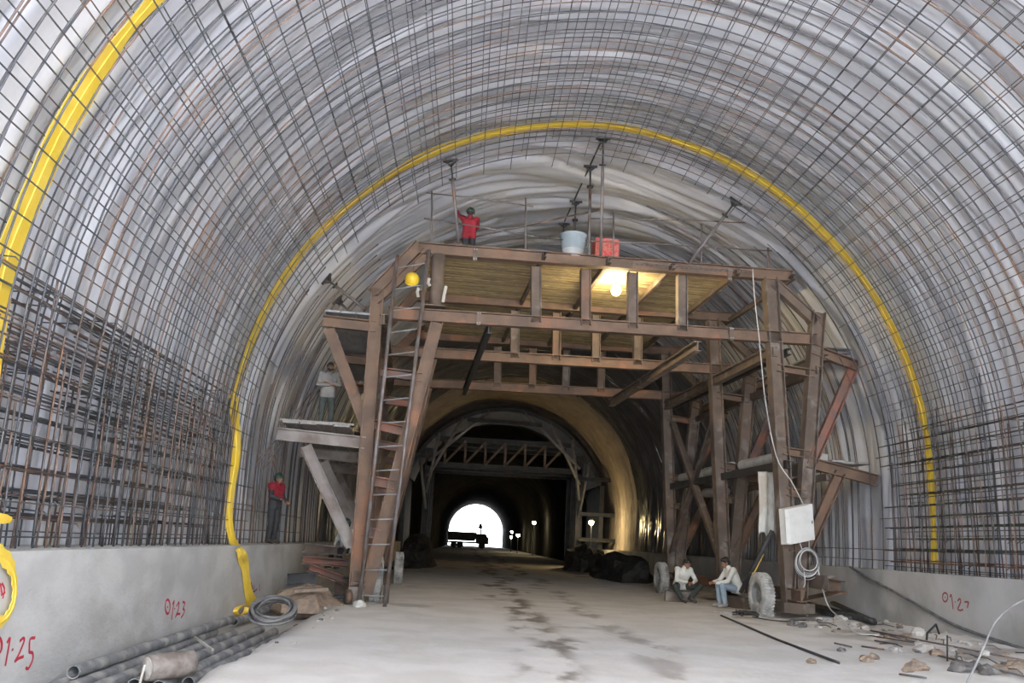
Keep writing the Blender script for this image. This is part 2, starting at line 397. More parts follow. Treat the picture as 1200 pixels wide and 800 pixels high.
def strokes(name, lines, X, m, parent, r, label=None):
    mb = MB()
    for ln in lines:
        pts = [atX(u, v, X) for u, v in ln]
        if len(pts) == 1: pts = [pts[0]-V((0, 0, .012)), pts[0]+V((0, 0, .012))]
        elif len(pts) > 2: pts = cr(pts, 4)
        mb.tube(pts, r, 6)
    sx = 1 if X < 0 else -1
    mb.v = [(X+sx*.002+(p[0]-X)*.12, p[1], p[2]) for p in mb.v]
    o = mb.build(name, m, parent); 
    if label: o['label'] = label
    return o
def el(cx, cy, rx, ry): return [(cx+rx*math.sin(2*PI*i/12), cy-ry*math.cos(2*PI*i/12)) for i in range(13)]
strokes('painted_number', [el(-2, 756, 4, 9), [(-2, 756)], [(8, 753), (11.5, 747), (9, 763), (6, 780)], [(14.5, 761)],
        [(23, 751), (27, 747.5), (28, 751), (22, 766), (17, 775)], [(17, 775), (22, 771), (27.5, 769)],
        [(41, 747), (35, 749), (34, 764)], [(34, 764), (38, 765), (38, 773), (33, 783), (30, 782)]], WLX, PAINT, wl, .016, 'red painted 01.25 beside the yellow strip end')
strokes('painted_number', [el(196.3, 710.5, 2.8, 8.3), [(196.3, 711)], [(202, 708), (204, 704), (202.5, 714), (201, 726)], [(204.6, 713)],
        [(206.7, 710), (209.5, 705.5), (209, 713), (205.5, 723)], [(205.5, 723), (207, 719.5), (211, 719)],
        [(214, 705), (216.5, 706.5), (214.3, 713)], [(214.3, 713), (216, 715), (215, 719), (212, 723.5)]], WLX, PAINT, wl, .018, 'red painted 01.23 on the middle of the wall')
strokes('painted_mark', [[(2, 683), (5, 690), (3, 701)], [(-3, 690), (0, 684), (2, 695)], [(1, 697), (6, 694)]], WLX, PAINT, wl, .012, 'faded red scrawl inside the yellow loop')
strokes('painted_mark', [[(294, 682), (296, 690)], [(298, 685), (297, 693), (301, 690)], [(304, 684), (304, 692)]], WLX, PAINTD, wl, .02, 'faded rusty red scrawl by the yellow strip tail')
strokes('painted_number', [el(1107.7, 699.5, 3, 5.2), [(1107.7, 699.5)], [(1113.3, 699.5), (1114.7, 696.5), (1116, 704), (1117, 713.5)], [(1119.3, 705)],
        [(1122.3, 704), (1124.8, 701.3), (1125.8, 705), (1122.3, 713.5)], [(1122.3, 713.5), (1125, 715), (1128.7, 714)],
        [(1130.5, 705), (1135, 705.3), (1134.5, 708), (1133.7, 712)]], WRX, PAINTD, wr, .017, 'dark red painted 01.27')

# ------------------------------------------------------------------ reinforcement
def hoop_pts(R, y, n=54, s0=0., s1=1., zl=WLZ-.03, zr=WRZ-.03, seed=0.):
    out = []
    for i in range(n+1):
        s = s0+(s1-s0)*i/n; (x, z), nm, d = prof(R, s, WLZ-.03)
        if s > .5 and z < zr: z = zr
        j = .045*fbm(s*5, seed, 2.)
        out.append((x, y+j, z))
    return out
def mat_layer(label, R, ph, yend, rl, rh):
    root = empty('rebar_mat', (CX, 10, WLZ)); tag(root, label, 'rebar mat')
    off = (CX, 10, WLZ); k = 0; y = 1.6+ph
    while y < 18.2:
        m = RUSTY if R_.random() < .22 else REB
        mb = MB().tube(hoop_pts(R, y+rn(-.03, .03), seed=y*3.1), rh, 5); mb.v = [tuple(V(p)-V(off)) for p in mb.v]
        mb.build('hoop_bar', m, root, smooth=True); y += .305; k += 1
    L = 2*(CZ-WLZ)+PI*R; n = int(L/.355)
    for i in range(n):
        s = (i+.35+ph)/n; (x, z), nm, d = prof(R-.024, s, WLZ)
        if z < WLZ+.1: continue
        ye = yend+rn(-.7, .35); y0 = 1.2; jj = rn(-.03, .03); pts = []
        for t in range(9):
            yy = y0+(ye-y0)*t/8; w = .02*fbm(yy*.3, i*1.7)+jj*(t/8)
            pts.append((x+nm[1]*w-off[0], yy-off[1], z-nm[0]*w+(-.0)-off[2]))
        MB().tube(pts, rl, 5).build('longitudinal_bar', RUSTY if R_.random() < .12 else REB, root, smooth=True)
    return root
mat_layer('inner layer of the rebar lattice arching over the whole tunnel, nearer the camera', RIN, 0., 18.5, .0095, .0125)
mat_layer('outer layer of the rebar lattice arching close under the grey membrane', ROUT, .15, 18.3, .0085, .0115)

# bare hoop bars standing beyond the lattice, beside the gantry
def side_screen(label, left):
    root = empty('rebar_screen', (WLX-.8 if left else WRX+.4, 24, WLZ if left else WRZ)); tag(root, label, 'rebar screen')
    off = root.location.copy(); y = 18.5
    for i in range(50 if left else 56):
        top = rn(.20, .30) if left else rn(.30, .44)
        if left and i % 3 == 0: top = rn(.10, .17)
        R = ROUT-.05+rn(-.06, .06)-(.12 if i % 2 else 0)
        pts = hoop_pts(R, y, 26, 0 if left else 1, top if left else 1-top, seed=i*2.3)
        mb = MB().tube(pts, .0125, 5); mb.v = [tuple(V(p)-off) for p in mb.v]
        mb.build('hoop_bar', RUSTY if R_.random() < (.6 if left else .3) else REB, root, smooth=True); y += rn(.18, .27) if left else rn(.18, .28)
    for z in ((1.45, 1.9) if left else (1.5, 1.75)):
        x = CX-ROUT+.1 if left else CX+ROUT-.1
        mb = MB().tube([(x, 18, z), (x, 22, z+.02), (x, 26, z)], .01, 5); mb.v = [tuple(V(p)-off) for p in mb.v]
        mb.build('longitudinal_bar', RUSTY, root)
side_screen('close row of rusty hoop bars rising behind the left side of the gantry', True)
side_screen('close row of bare hoop bars rising behind the right side of the gantry', False)

def cage(label, left):
    xw = CX-RIN if left else CX+RIN; sg = -1 if left else 1
    root = empty('rebar_cage', (xw, 11, WLZ if left else WRZ)); tag(root, label, 'rebar cage'); off = root.location.copy()
    def put(name, pts, r, m):
        mb = MB().tube([V(p)-off for p in pts], r, 5); mb.build(name, m, root, smooth=True)
    if left:
        lv = [1.50, 1.78, 2.06, 2.34, 2.62, 2.88, 3.12, 3.36, 3.60, 3.84, 4.05]
        for i, z in enumerate(lv):
            nb = 6 if i < 6 else 7
            for k in range(nb):
                a = rn(4.0, 5.6) if k < 3 else rn(6, 11); b = rn(15.5, 17.5) if k % 2 else rn(11.5, 15)
                xx = xw-.04-.085*k+rn(-.02, .02); zz = z+rn(-.035, .05)
                put('horizontal_bar', [(xx, a, zz+rn(-.03, .03)), (xx-.01, (a+b)/2, zz-.02), (xx, b, zz+rn(-.03, .03))], .0115, RED_REB if R_.random() < .05 else (RUSTY if R_.random() < .2 else REB))
        for k in range(96):
            z = R_.choice(lv)+rn(-.1, .08); y = rn(5.5, 16.5)
            put('tie_bar', [(xw+.07, y, z-.05), (xw+.01, y+.01, z), (xw-.50, y+rn(-.12, .12), z+rn(-.02, .05))], .009, REB)
        for k in range(58):
            y = 4.6+k*.222+rn(-.03, .03); t = rn(2.6, 4.3); dx = rn(-.05, .02) if k % 2 else rn(-.36, -.24); lean = rn(-.09, .09)
            put('starter_bar', [(xw+dx, y, WLZ-.05), (xw+dx, y+lean*.5, 2.4), (xw+dx-.03, y+lean, t)], .0135, RUSTY)
    else:
        for i in range(13):
            z = 1.5+i*.235
            for k in range(2):
                a = 4+rn(0, 2); b = rn(17.2, 18.9)
                xx = xw-.03+.10*k; zz = z+rn(-.015, .015)+k*.03
                put('horizontal_bar', [(xx, a, zz), (xx, 11, zz+rn(-.02, .02)), (xx, b, zz)], .0135, GREENB if i else RED_REB)
        for k in range(60):
            z = 1.5+.235*R_.randrange(13); y = rn(8, 17)
            put('tie_bar', [(xw-.10, y+.05, z-.07), (xw-.03, y, z), (xw+.36, y+rn(-.1, .1), z+.02)], .009, GREENB)
        for k in range(40):
            y = 7.0+k*.29+rn(-.04, .04); dx = rn(-.02, .04) if k % 2 else rn(.22, .36); lean = rn(-.08, .08)
            put('starter_bar', [(xw+dx, y, WRZ-.05), (xw+dx, y+lean*.5, 2.6), (xw+dx+.02, y+lean, rn(3.6, 5.2))], .0135, RUSTY)
cage('dense cage of stacked short bars standing on the left footing wall', True)
cage('open cage of greenish horizontal bars standing on the right footing wall', False)

# yellow joint strips
def strip(label, Y, tailfn, wfn, jit, s0=.012):
    root = empty('waterstop_strip', (CX, Y, WLZ)); tag(root, label, 'waterstop strip'); off = root.location.copy()
    pts, ws, wd = [], [], []
    for i in range(121):
        s = s0+(.988-s0)*i/120; (x, z), nm, d = prof(RSTR+.05*fbm(s*9, jit), s, WLZ)
        pts.append(V((x+(.18*max(0, min(1, (4.2-z)/2)) if jit < 2 and s < .5 else 0), Y+.05*fbm(s*6, jit+3.), z))-off); ws.append(wfn(s)); tw = .5*fbm(s*8, jit+9.)
        wd.append((nm[0]*tw*.5, 1, nm[1]*tw*.5))
    MB().ribbon(pts, wd, ws, .01).build('band', YEL, root, smooth=False)
    tailfn(root, off)
def tailA(root, off):
    p = [atX(u, v, WLX+.05) for u, v in ((-32, 640), (-14, 642), (2, 650), (13, 664), (17.5, 685), (15.5, 706), (8, 722), (-4, 731), (-24, 736))]
    c = cr(p, 5); w = [(.2, 1, .1)]*len(c)
    wd = []
    for i in range(len(c)):
        t = (c[min(i+1, len(c)-1)]-c[max(i-1, 0)]).normalized(); wd.append(tuple(t.cross(V((1, 0.15, 0))).normalized()))
    MB().ribbon([q-off for q in c], wd, [.075+.05*math.sin(i*.9)**2+.05*(i < 16) for i in range(len(c))], .01).build('tail', YEL, root)
    p = [atX(u, v, WLX+.03) for u, v in ((-30, 604), (-8, 606), (6, 608), (13, 609))]
    MB().ribbon([q-off for q in p], (0.1, 0, 1), [.11, .10, .09, .05], .012).build('flap', YEL, root)
def tailB(root, off):
    a = atY(269, 600, 16.9)
    (x0, z0), _n, _d = prof(RSTR, .105, WLZ); up = [V((x0, 17.0, z0+.05))]+[atY(u, v, 17.0) for u, v in ((277, 525), (271, 570), (268, 600), (270, 622))]
    dn = [atX(274, 635, WLX-.2)]+[atX(u, v, WLX+.06) for u, v in ((281, 646), (287, 662), (289, 680), (292, 698), (298, 713), (292, 726))]
    c = cr(up+dn, 5); n = len(c)
    MB().ribbon([q-off for q in c], (.25, 1, .05), [.36-.14*min(1, 2*i/n)+.10*max(0, i/n-.8)*5 for i in range(n)], .012).build('tail', YEL, root)
    lp = [atX(u, v, WLX+.12) for u, v in ((296, 711), (287, 709), (280, 711), (276, 716), (280, 721), (287, 718), (289, 711))]
    c = cr(lp, 5); MB().ribbon([q-off for q in c], (1, .5, .1), .09, .010).build('loop', YEL, root)
def wA(s): return .40 if s > .30 else (.40-.22*math.exp(-((s-.215)/.02)**2))
strip('yellow waterstop strip nearest the camera, arching up the far left and out of frame', 8.4, tailA, wA, 1.)
strip('yellow waterstop strip arching over the gantry with its tail hanging down the left wall', 17.0, tailB, lambda s: (.36+.06*math.sin(s*23))*(1 if s < .88 else .62+.2*math.sin(s*90)), 5., .105)

# ------------------------------------------------------------------ gantry
TH = math.radians(4.0); GO = V((2.6, 19.3, 0)); GA = V((math.cos(TH), math.sin(TH), 0)); GN = V((-math.sin(TH), math.cos(TH), 0))
def gl(u, v, ly=0.):
    """pixel -> gantry-local point on its vertical cross plane at local depth ly"""
    d = ray(u, v); o = EYE-GO; t = (ly-o.dot(GN))/d.dot(GN); p = o+d*t
    return V((p.dot(GA), ly, p.z))
def gw(p): return GO+GA*p[0]+GN*p[1]+V((0, 0, p[2]))
G = empty('work_gantry', GO, TH)
tag(G, 'rusty steel work gantry straddling the tunnel road below the vault', 'gantry')
def part(name, mb, m, smooth=False, label=None, parent=None):
    o = mb.build(name, m, parent or G, smooth)
    if label: o['label'] = label
    return o
FY = (0., 4.1, 8.9)
P2 = lambda a, b: (gl(*a), gl(*b))
fr = []   # (name, p0, p1, h, w, kind, material, frames)
ALL = (0, 1, 2)
def add(name, a, b, h, w, kind, m, frames=ALL): fr.append((name, gl(*a), gl(*b), h, w, kind, m, frames))
add('beam', (490, 291), (928, 324), .29, .22, 'I', BEAM)
add('beam', (455, 367), (957, 398), .30, .22, 'I', BEAM)
for u in (628, 686, 741, 799): add('post', (u, 311+(u-600)*.06), (u, 376+(u-600)*.06), .25, .22, 'I', BEAM2 if u != 686 else BEAM)
add('post', (443, 338), (416, 703), .30, .30, 'I', BEAM)
add('leg', (512, 378), (430, 690), .30, .24, 'I', BEAM)
add('post', (902, 326), (927, 716), .34, .30, 'I', BEAM2)
add('leg', (958, 366), (935, 704), .34, .28, 'I', BEAM2)
add('raker', (492, 287), (437, 343), .28, .22, 'I', BEAM)
add('raker', (504, 296), (440, 352), .22, .18, 'I', BEAMR if False else BEAM, (0,))
add('raker', (906, 331), (956, 377), .27, .2, 'I', BEAM2)
for a, b in (((447, 436), (494, 442)), ((437, 497), (478, 506)), ((431, 562), (463, 568)), ((424, 622), (446, 626))): add('rung_beam', a, b, .22, .2, 'C', BEAMR)
for a, b in (((910, 431), (954, 438)), ((917, 528), (948, 533)), ((921, 576), (944, 579)), ((924, 640), (940, 642))): add('rung_beam', a, b, .2, .2, 'C', BEAM)
add('bracket_beam', (378, 376), (441, 383), .27, .16, 'C', BEAM)
add('brace', (385, 384), (431, 505), .26, .14, 'C', BEAM)
add('bracket_beam', (324, 508), (428, 519), .28, .16, 'C', BEAMG)
add('brace', (358, 522), (412, 640), .26, .14, 'C', BEAMG)
add('bracket_beam', (950, 408), (1007, 430), .27, .16, 'C', BEAM)
add('brace', (1000, 430), (950, 545), .24, .14, 'C', BEAMR)
add('bracket_beam', (945, 541), (1028, 563), .28, .16, 'C', BEAM)
add('brace', (985, 553), (942, 650), .26, .14, 'C', BEAM)
for name, a, b, h, w, kind, m, frames in fr:
    for i in frames:
        off = V((0, FY[i], 0)); p, q = a+off, b+off
        if name in ('post', 'leg') and min(p.z, q.z) < 1.0:
            lo = p if p.z < q.z else q; hi = q if lo is p else p
            gz = floor_z(*gw(lo)[:2])+.22; t = (gz-hi.z)/(lo.z-hi.z); lo2 = hi+(lo-hi)*t; p, q = hi, lo2
        part(name, MB().beam(p, q, h, w, kind, up=(0, 0, 1) if abs((q-p).normalized().z) < .7 else (1, 0, 0)), m)
# round post at the top left of the front frame
part('post', MB().tube([gl(514, 299), gl(510, 358)], .17, 16), BEAM2, True)
for a in ((514, 360), ):
    part('cap_plate', MB().box(gl(510, 360), (.5, .4, .03)), BEAM2)
# splice plates with bolts on the front beams
for u, v in ((557, 298), (561, 373), (855, 322), (857, 391)):
    p = gl(u, v, -.13); o = part('splice_plate', MB().box(p, (.10, .03, .34)), BEAM2)
    mb = MB()
    for dx in (-.03, .03):
        for dz in (-.12, .12): mb.lathe([(.022, 0), (.022, .03)], p+V((dx, -.02, dz)), (0, -1, 0), 6)
    part('bolt_row', mb, GALV, parent=o)
topz = gl(700, 306).z-.02
b2z = gl(700, 382).z
# longitudinal members
def lon(name, x, z, y0, y1, h, w, kind, m): part(name, MB().beam((x, y0, z), (x, y1, z), h, w, kind), m)
xl0, xr0 = gl(443, 340).x, gl(903, 330).x; xro = gl(958, 368).x
lon('girder', xl0+.2, b2z-.28, -.1, 9.1, .26, .2, 'I', BEAM2); lon('girder', xr0, b2z-.3, -.1, 9.1, .26, .2, 'I', BEAM2)
lon('girder', gl(574, 372).x, b2z-.28, .1, 9.1, .20, .14, 'I', DARKS); lon('girder', 2.95, b2z-.28, .1, 9.1, .26, .2, 'I', BEAM2)
lon('girder', xro-.05, b2z-.7, -.1, 9.1, .2, .16, 'C', BEAM2)
pl_u, pl_l = gl(990, 420).z, gl(1000, 552).z; ll_u, ll_l = gl(400, 376).z, gl(370, 507).z
xu, xo = gl(1003, 430).x, gl(1024, 563).x
lon('girder', xr0+.35, pl_u+.02, -.2, 9.1, .16, .12, 'C', DARKS); lon('girder', xro+.1, pl_u-.05, -.2, 9.1, .16, .12, 'C', BEAM2)
lon('girder', xr0+.25, pl_l+.05, -.2, 9.1, .2, .14, 'C', DARKS); lon('girder', xro, pl_l-.2, -.2, 9.1, .16, .12, 'C', BEAM2)
lon('girder', xl0-.2, ll_l+.02, .1, 9.1, .2, .14, 'C', BEAM)
lon('sill_beam', gl(421, 690).x, .58, -.3, 9.3, .26, .24, 'I', BEAM2); lon('sill_beam', gl(928, 700).x, .62, -.5, 9.3, .28, .26, 'I', BEAM)
lon('sill_beam', gl(928, 700).x+.55, .95, -.9, .4, .3, .22, 'C', BEAM2)
part('foot_plate', MB().box(gl(925, 712)+V((.1, -.05, .02)), (.75, .55, .22)), BEAM2)
# diagonal braces in the two side planes
xa = gl(915, 520).x; xb = gl(430, 520).x
for y0, y1, z0, z1 in ((4.2, 8.8, 1.2, 5.9), (4.2, 8.8, 5.9, 1.4)):
    part('brace', MB().beam((xa+.1, y0, z0), (xa+.1, y1, z1), .2, .14, 'L', up=(1, 0, 0)), BEAM2)
for y0, y1, z0, z1 in ((.2, 4.0, 1.0, 5.9), (4.2, 8.8, 1.2, 5.9)):
    part('brace', MB().beam((xb, y0, z0), (xb, y1, z1), .2, .14, 'L', up=(1, 0, 0)), BEAM2)
part('strut', MB().tube([gl(905, 622, .2), gl(868, 694, 1.0)], .055, 10), DARKS, True)
# deck
for x in (-1.1, .55, 2.2, 3.9, 5.4): part('joist', MB().beam((x, -.3, topz-.02), (x, 9.3, topz-.02), .14, .09, 'C'), BEAM2)
xs0, xs1 = gl(508, 300).x-.1, gl(872, 322).x
ry = .13; k = 0
while ry < 9.3:
    w = .20; part('deck_board', MB().box(((xs0+xs1)/2+rn(-.06, .06), ry+w/2, topz+.075+rn(0, .012)), (xs1-xs0, w-.02, .035)), BOARD if k % 3 else BOARD2); k += 1; ry += w+.012
# side platforms
def planks(xa_, xb_, z, y0, y1, n, m, name='plank'):
    w = (xb_-xa_)/n
    for i in range(n): part(name, MB().box((xa_+w*(i+.5), (y0+y1)/2+rn(-.15, .15), z+.03+rn(0, .015)), (w-.02, y1-y0, .05)), m)
xlu, xll = gl(380, 376).x, gl(328, 508).x
planks(xll+.05, gl(420, 510).x-.2, ll_l+.16, -.1, 9.1, 4, PLANK)
for j in range(21):
    for i in range(3):
        w = (xl0-.1-xlu)/3; sh = (.5 if j % 2 else 0)*w*.6
        part('deck_panel', MB().box((xlu+w*(i+.5)+(sh if i < 2 else sh*.4), -.1+j*.42+.2, ll_u+.20), (w-.02, .40, .05)), PLATE)
planks(xro+.15, xu, pl_u+.16, .1, 9.1, 2, PLATE)
planks(xro-.2, xo-.1, pl_l+.17, -.05, 9.1, 4, PLANK)
# railing
def rp(u, v0, v1, ly): part('railing_post', MB().tube([gl(u, v0, ly), V((gl(u, v1, ly).x, ly, topz))], .021, 8), TUBE, True)
for u, v0, v1, ly in ((506, 224, 290, .0), (616, 232, 298, .0), (719, 247, 304, .0), (822, 262, 318, .1), (900, 290, 322, .0)): rp(u, v0, v1, ly)
for a, b in (((500, 226), (625, 242)), ((497, 256), (640, 280)), ((640, 280), (905, 294)), ((690, 256), (900, 262))):
    part('railing_bar', MB().tube([gl(*a, .02), (gl(*a, .02)+gl(*b, .02))/2+V((0, 0, .03)), gl(*b, .02)], .017, 6), TUBE, True)
part('railing_bar', MB().tube([gl(520, 285, 2.5), gl(702, 246, 1.5)], .03, 6), BEAM2, True)
# wire mesh lying along the deck edge
mb = MB(); a, b = gl(742, 307, -.25), gl(882, 317, -.25)
for i in range(25):
    p = a.lerp(b, i/24); mb.tube([p+V((0, 0, -.02)), p+V((0, .9, .06+.03*math.sin(i)))], .007, 4)
for j in range(6):
    mb.tube([a.lerp(b, i/12)+V((0, .18*j, .01*j+.02*math.sin(i*1.3))) for i in range(13)], .007, 4)
part('mesh_panel', mb, GALV)
# wheels
def gwheel(lx, ly, out, r=.5, w=.30):
    wz = floor_z(*gw((lx, ly, 0))[:2])+r-.015
    e = bpy.data.objects.new('wheel', None); COL.objects.link(e); e.parent = G; e.location = (lx, ly, wz); e.empty_display_size = .1
    prf = [(.29, -w*.42), (.33, -w*.5), (.42, -w*.5), (.48, -w*.42), (.5, -w*.25), (.5, w*.25), (.48, w*.42), (.42, w*.5), (.33, w*.5), (.29, w*.42)]
    mb = MB().lathe(prf, (0, 0, 0), (1, 0, 0), 40, True)
    for i in range(40):
        a = 2*PI*i/40; m3 = Matrix.Rotation(a, 3, 'X')
        for sx in (-1, 1):
            c = m3 @ V((sx*w*.24, 0, .505)); mb.add([c+m3 @ V((sx2*w*.17, y*.018+sx*sx2*.012, z*.016)) for sx2 in (-1, 1) for y in (-1, 1) for z in (-1, 1)],
                   [(0, 1, 3, 2), (4, 6, 7, 5), (0, 4, 5, 1), (2, 3, 7, 6), (0, 2, 6, 4), (1, 5, 7, 3)])
    mb.build('tyre', RUB, e, False)
    mb = MB().lathe([(.30, -w*.4), (.27, -w*.3), (.24, -w*.05), (.15, -w*.02), (.12, -w*.25), (.05, -w*.3), (.05, w*.3), (.12, w*.25), (.15, w*.02), (.24, w*.05), (.27, w*.3), (.30, w*.4), (.30, 0)], (0, 0, 0), (1, 0, 0), 24, True)
    for i in range(8):
        a = 2*PI*i/8
        for sx in (-1, 1): mb.lathe([(.02, 0), (.02, .03)], (sx*w*.04, .19*math.cos(a), .19*math.sin(a)), (sx, 0, 0), 6)
    mb.build('rim', RIM, e)
    part('axle', MB().tube([(lx-.05*out, ly, wz), (lx+.75*out, ly, wz)], .045, 10), DARKS, True)
gwheel(gl(441, 677, .9).x, .9, -1); gwheel(gl(468, 655, 8.6).x, 8.6, -1)
gwheel(gl(892, 695, .4).x, .4, 1); gwheel(gl(775, 678, 8.7).x, 8.7, 1)
# small rail roller at the left foot
p = gl(407, 706, -.25); rz = floor_z(*gw(p)[:2])
part('roller', MB().lathe([(.10, -.07), (.16, -.05), (.16, .05), (.10, .07)], (p.x, p.y, rz+.16), (.9, .4, 0), 20), BEAM, True)
part('roller_pin', MB().tube([V((p.x, p.y, rz+.16)), V((p.x-.5, p.y-.1, rz+.13))], .04, 8), DARKS, True)
part('foot_bracket', MB().box(gl(417, 694, -.05)+V((.02, 0, -.08)), (.34, .4, .42)), BEAM2)
part('foot_bracket', MB().box((gl(452, 698, .3).x, .5, floor_z(*gw((gl(452, 698, .3).x, .5, 0))[:2])+.22), (.14, .5, .4)), BEAM2)

# ladder
def tow(p): return gw(p)
def ladder():
    a0, a1, b0, b1 = [tow(p) for p in (gl(466, 299, -.45), gl(421, 703, -.45), gl(503, 293, -.45), gl(451, 706, -.45))]
    a1.z = floor_z(a1.x, a1.y); b1.z = floor_z(b1.x, b1.y)
    root = empty('ladder', (a1+b1)/2); tag(root, 'tall grey steel ladder leaning on the left legs of the gantry', 'ladder'); off = root.location.copy()
    for p, q in ((a0, a1), (b0, b1)): MB().tube([p-off, q-off], .045, 10).build('rail', TUBE, root, True)
    n = 15
    for i in range(n):
        t = (i+.6)/n; MB().tube([a0.lerp(a1, t)-off, b0.lerp(b1, t)-off], .016, 8).build('rung', GALV, root, True)
ladder()

# props jacked from the deck against the vault
def vault_hit(p, d, R):
    for i in range(400):
        q = p+d*(i*.04)
        if math.hypot(q.x-CX, q.z-CZ) > R and q.z > CZ: return q
    return q
def prop(label, base, top, m=TUBE):
    root = empty('screw_jack_prop', base); tag(root, label, 'prop', 'props jacked against the vault'); d = (top-base); L = d.length; a = d.normalized()
    MB().tube([V((0, 0, 0)), a*(L*.78)], .038, 10).build('tube', m, root, True)
    MB().tube([a*(L*.76), a*(L-.02)], .024, 8).build('screw', DARKS, root, True)
    MB().lathe([(.09, -.02), (.09, .02)], a*(L*.78), a, 12).build('nut', DARKS, root, True)
    s = V((0, 1, 0)); x = a.cross(s).normalized()
    mb = MB().box((0, 0, 0), (.01, .01, .01)); mb = MB()
    for t in (-1, 1): mb.beam(a*(L-.12), a*L+x*(.13*t), .05, .05, 'box')
    mb.beam(a*L-x*.18, a*L+x*.18, .05, .07, 'box'); mb.build('fork_head', DARKS, root)
    MB().lathe([(.09, 0), (.09, .02)], (0, 0, 0), a, 12).build('base_plate', m, root, True)
dk = topz+.11
def deckpt(u, v, ly): p = gl(u, v, ly); return gw((p.x, ly, dk))
def vault_px(u, v, R):
    d = ray(u, v); ax, az = d.x, d.z; ox, oz = -CX, H-CZ
    A = ax*ax+az*az; B = 2*(ax*ox+az*oz); C = ox*ox+oz*oz-R*R
    return EYE+d*((-B+math.sqrt(B*B-4*A*C))/(2*A))
def pr_prop(label, ub, ut, R=7.68):
    t = vault_px(ut[0], ut[1], R); ly = max((t-GO).dot(GN), -.1); b = deckpt(ub, 300, ly); prop(label, b, t); return t
ta = pr_prop('tallest pale prop standing beside the red printed box up to the yellow strip', 704, (707, 162))
tb = pr_prop('prop standing directly left of the red printed box', 690, (692, 195))
pr_prop('shorter prop rising from behind the bucket', 671, (675, 236))
td = pr_prop('shortest prop, hidden to its fork behind the bucket', 659, (661, 262))
pr_prop('prop slanting out from the right end of the deck to the vault', 806, (862, 236), 7.6)
pr_prop('dark slanting prop held by the worker in red', 537, (528, 188), 7.5)
o = MB().beam((0, 0, 0), td-ta, .03, .035, 'box').build('steel_runner', DARKS); o.location = ta+V((0, 0, .05)); tag(o, 'dark steel runner carried along the fork heads of the props', 'runner')
def lowprop(label, u0, v0, u1, v1, Y0_, dy):
    b = atY(u0, v0, Y0_); t = atY(u1, v1, Y0_-dy); d = (t-b).normalized(); prop(label, b, vault_hit(b, d, 7.62))
lowprop('upper sloping prop pressed from the upper left platform to the membrane', 428, 362, 366, 314, 20.2, .3)
lowprop('lower sloping prop pressed from the upper left platform to the membrane', 412, 368, 382, 338, 22.0, .2)
def rods(label, pts, r, m, cat='rod', name='steel_rod', group=None, n=6, smooth=True):
    o = MB().tube(pts, r, n).build(name, m, smooth=smooth, off=V(pts[0])); return tag(o, label, cat, group)
b0 = gw((gl(668, 262, 4.0).x, 4.0, dk)); 
for i, (a, b, lab) in enumerate((((300, 545), (395, 420), 'long rusty bar leaning from the hoop bars up towards the platform man'), ((308, 550), (392, 432), 'second long rusty bar leaning just below its twin near the platform man'))):
    rods(lab, [atY(a[0], a[1], 18.6), atY(b[0], b[1], 21.2)], .018, RUSTY, 'bar', 'leaning_bar')

# lamp hanging in the gantry
lp = gw(gl(722, 340, 1.3))
L = empty('lamp', lp); tag(L, 'glowing bare bulb hanging under the gantry deck', 'lamp')
MB().ell((0, 0, 0), (.13, .13, .15), 16, 12).build('bulb', BULB, L, True)
MB().tube([(0, 0, .09), (0, 0, .2)], .035, 10).build('socket', BLACK, L, True)
MB().tube([(0, 0, .2), (0, 0, max(.25, topz-.0-lp.z))], .008, 6).build('cord', BLACK, L, True)
def plight(p, e, col, r=.1):
    l = bpy.data.lights.new('lamp_light', 'POINT'); l.energy = e; l.color = col; l.shadow_soft_size = r
    o = bpy.data.objects.new('lamp_light', l); COL.objects.link(o); o.location = p; return o

# bucket and box on deck
bp = deckpt(671, 300, .15); bp.z = dk-.0
bk = empty('bucket', bp); tag(bk, 'grey-blue plastic tub with white bottom on the gantry deck edge', 'bucket')
hgt = gw(gl(671, 276, .15)).z-bp.z
MB().lathe([(.24, 0), (.28, hgt*.33), (.29, hgt*.33)], (0, 0, 0), n=28).build('base', WHITEP, bk, True)
MB().lathe([(.285, hgt*.32), (.335, hgt*.93), (.36, hgt*.94), (.36, hgt), (.32, hgt), (.27, hgt*.36)], (0, 0, 0), n=28, close=False).build('body', BUCK, bk, True)
MB().tube([(.35, 0, hgt*.9), (.37, -.08, hgt*.55), (.3, -.2, hgt*.35)], .012, 6).build('handle', GALV, bk, True)
rp_ = deckpt(709, 300, .45); h2 = gw(gl(705, 283, .45)).z-dk
rb = empty('printed_box', rp_+V((0, 0, 0)), TH); tag(rb, 'red flower-printed cardboard box beside the bucket on the deck', 'box')
MB().box((0, 0, h2*.5), (.62, .45, h2)).build('carton', FLOWER, rb)
mb = MB().box((0, 0, h2+.008), (.6, .44, .012)); mb.build('flap', FLOWER, rb)
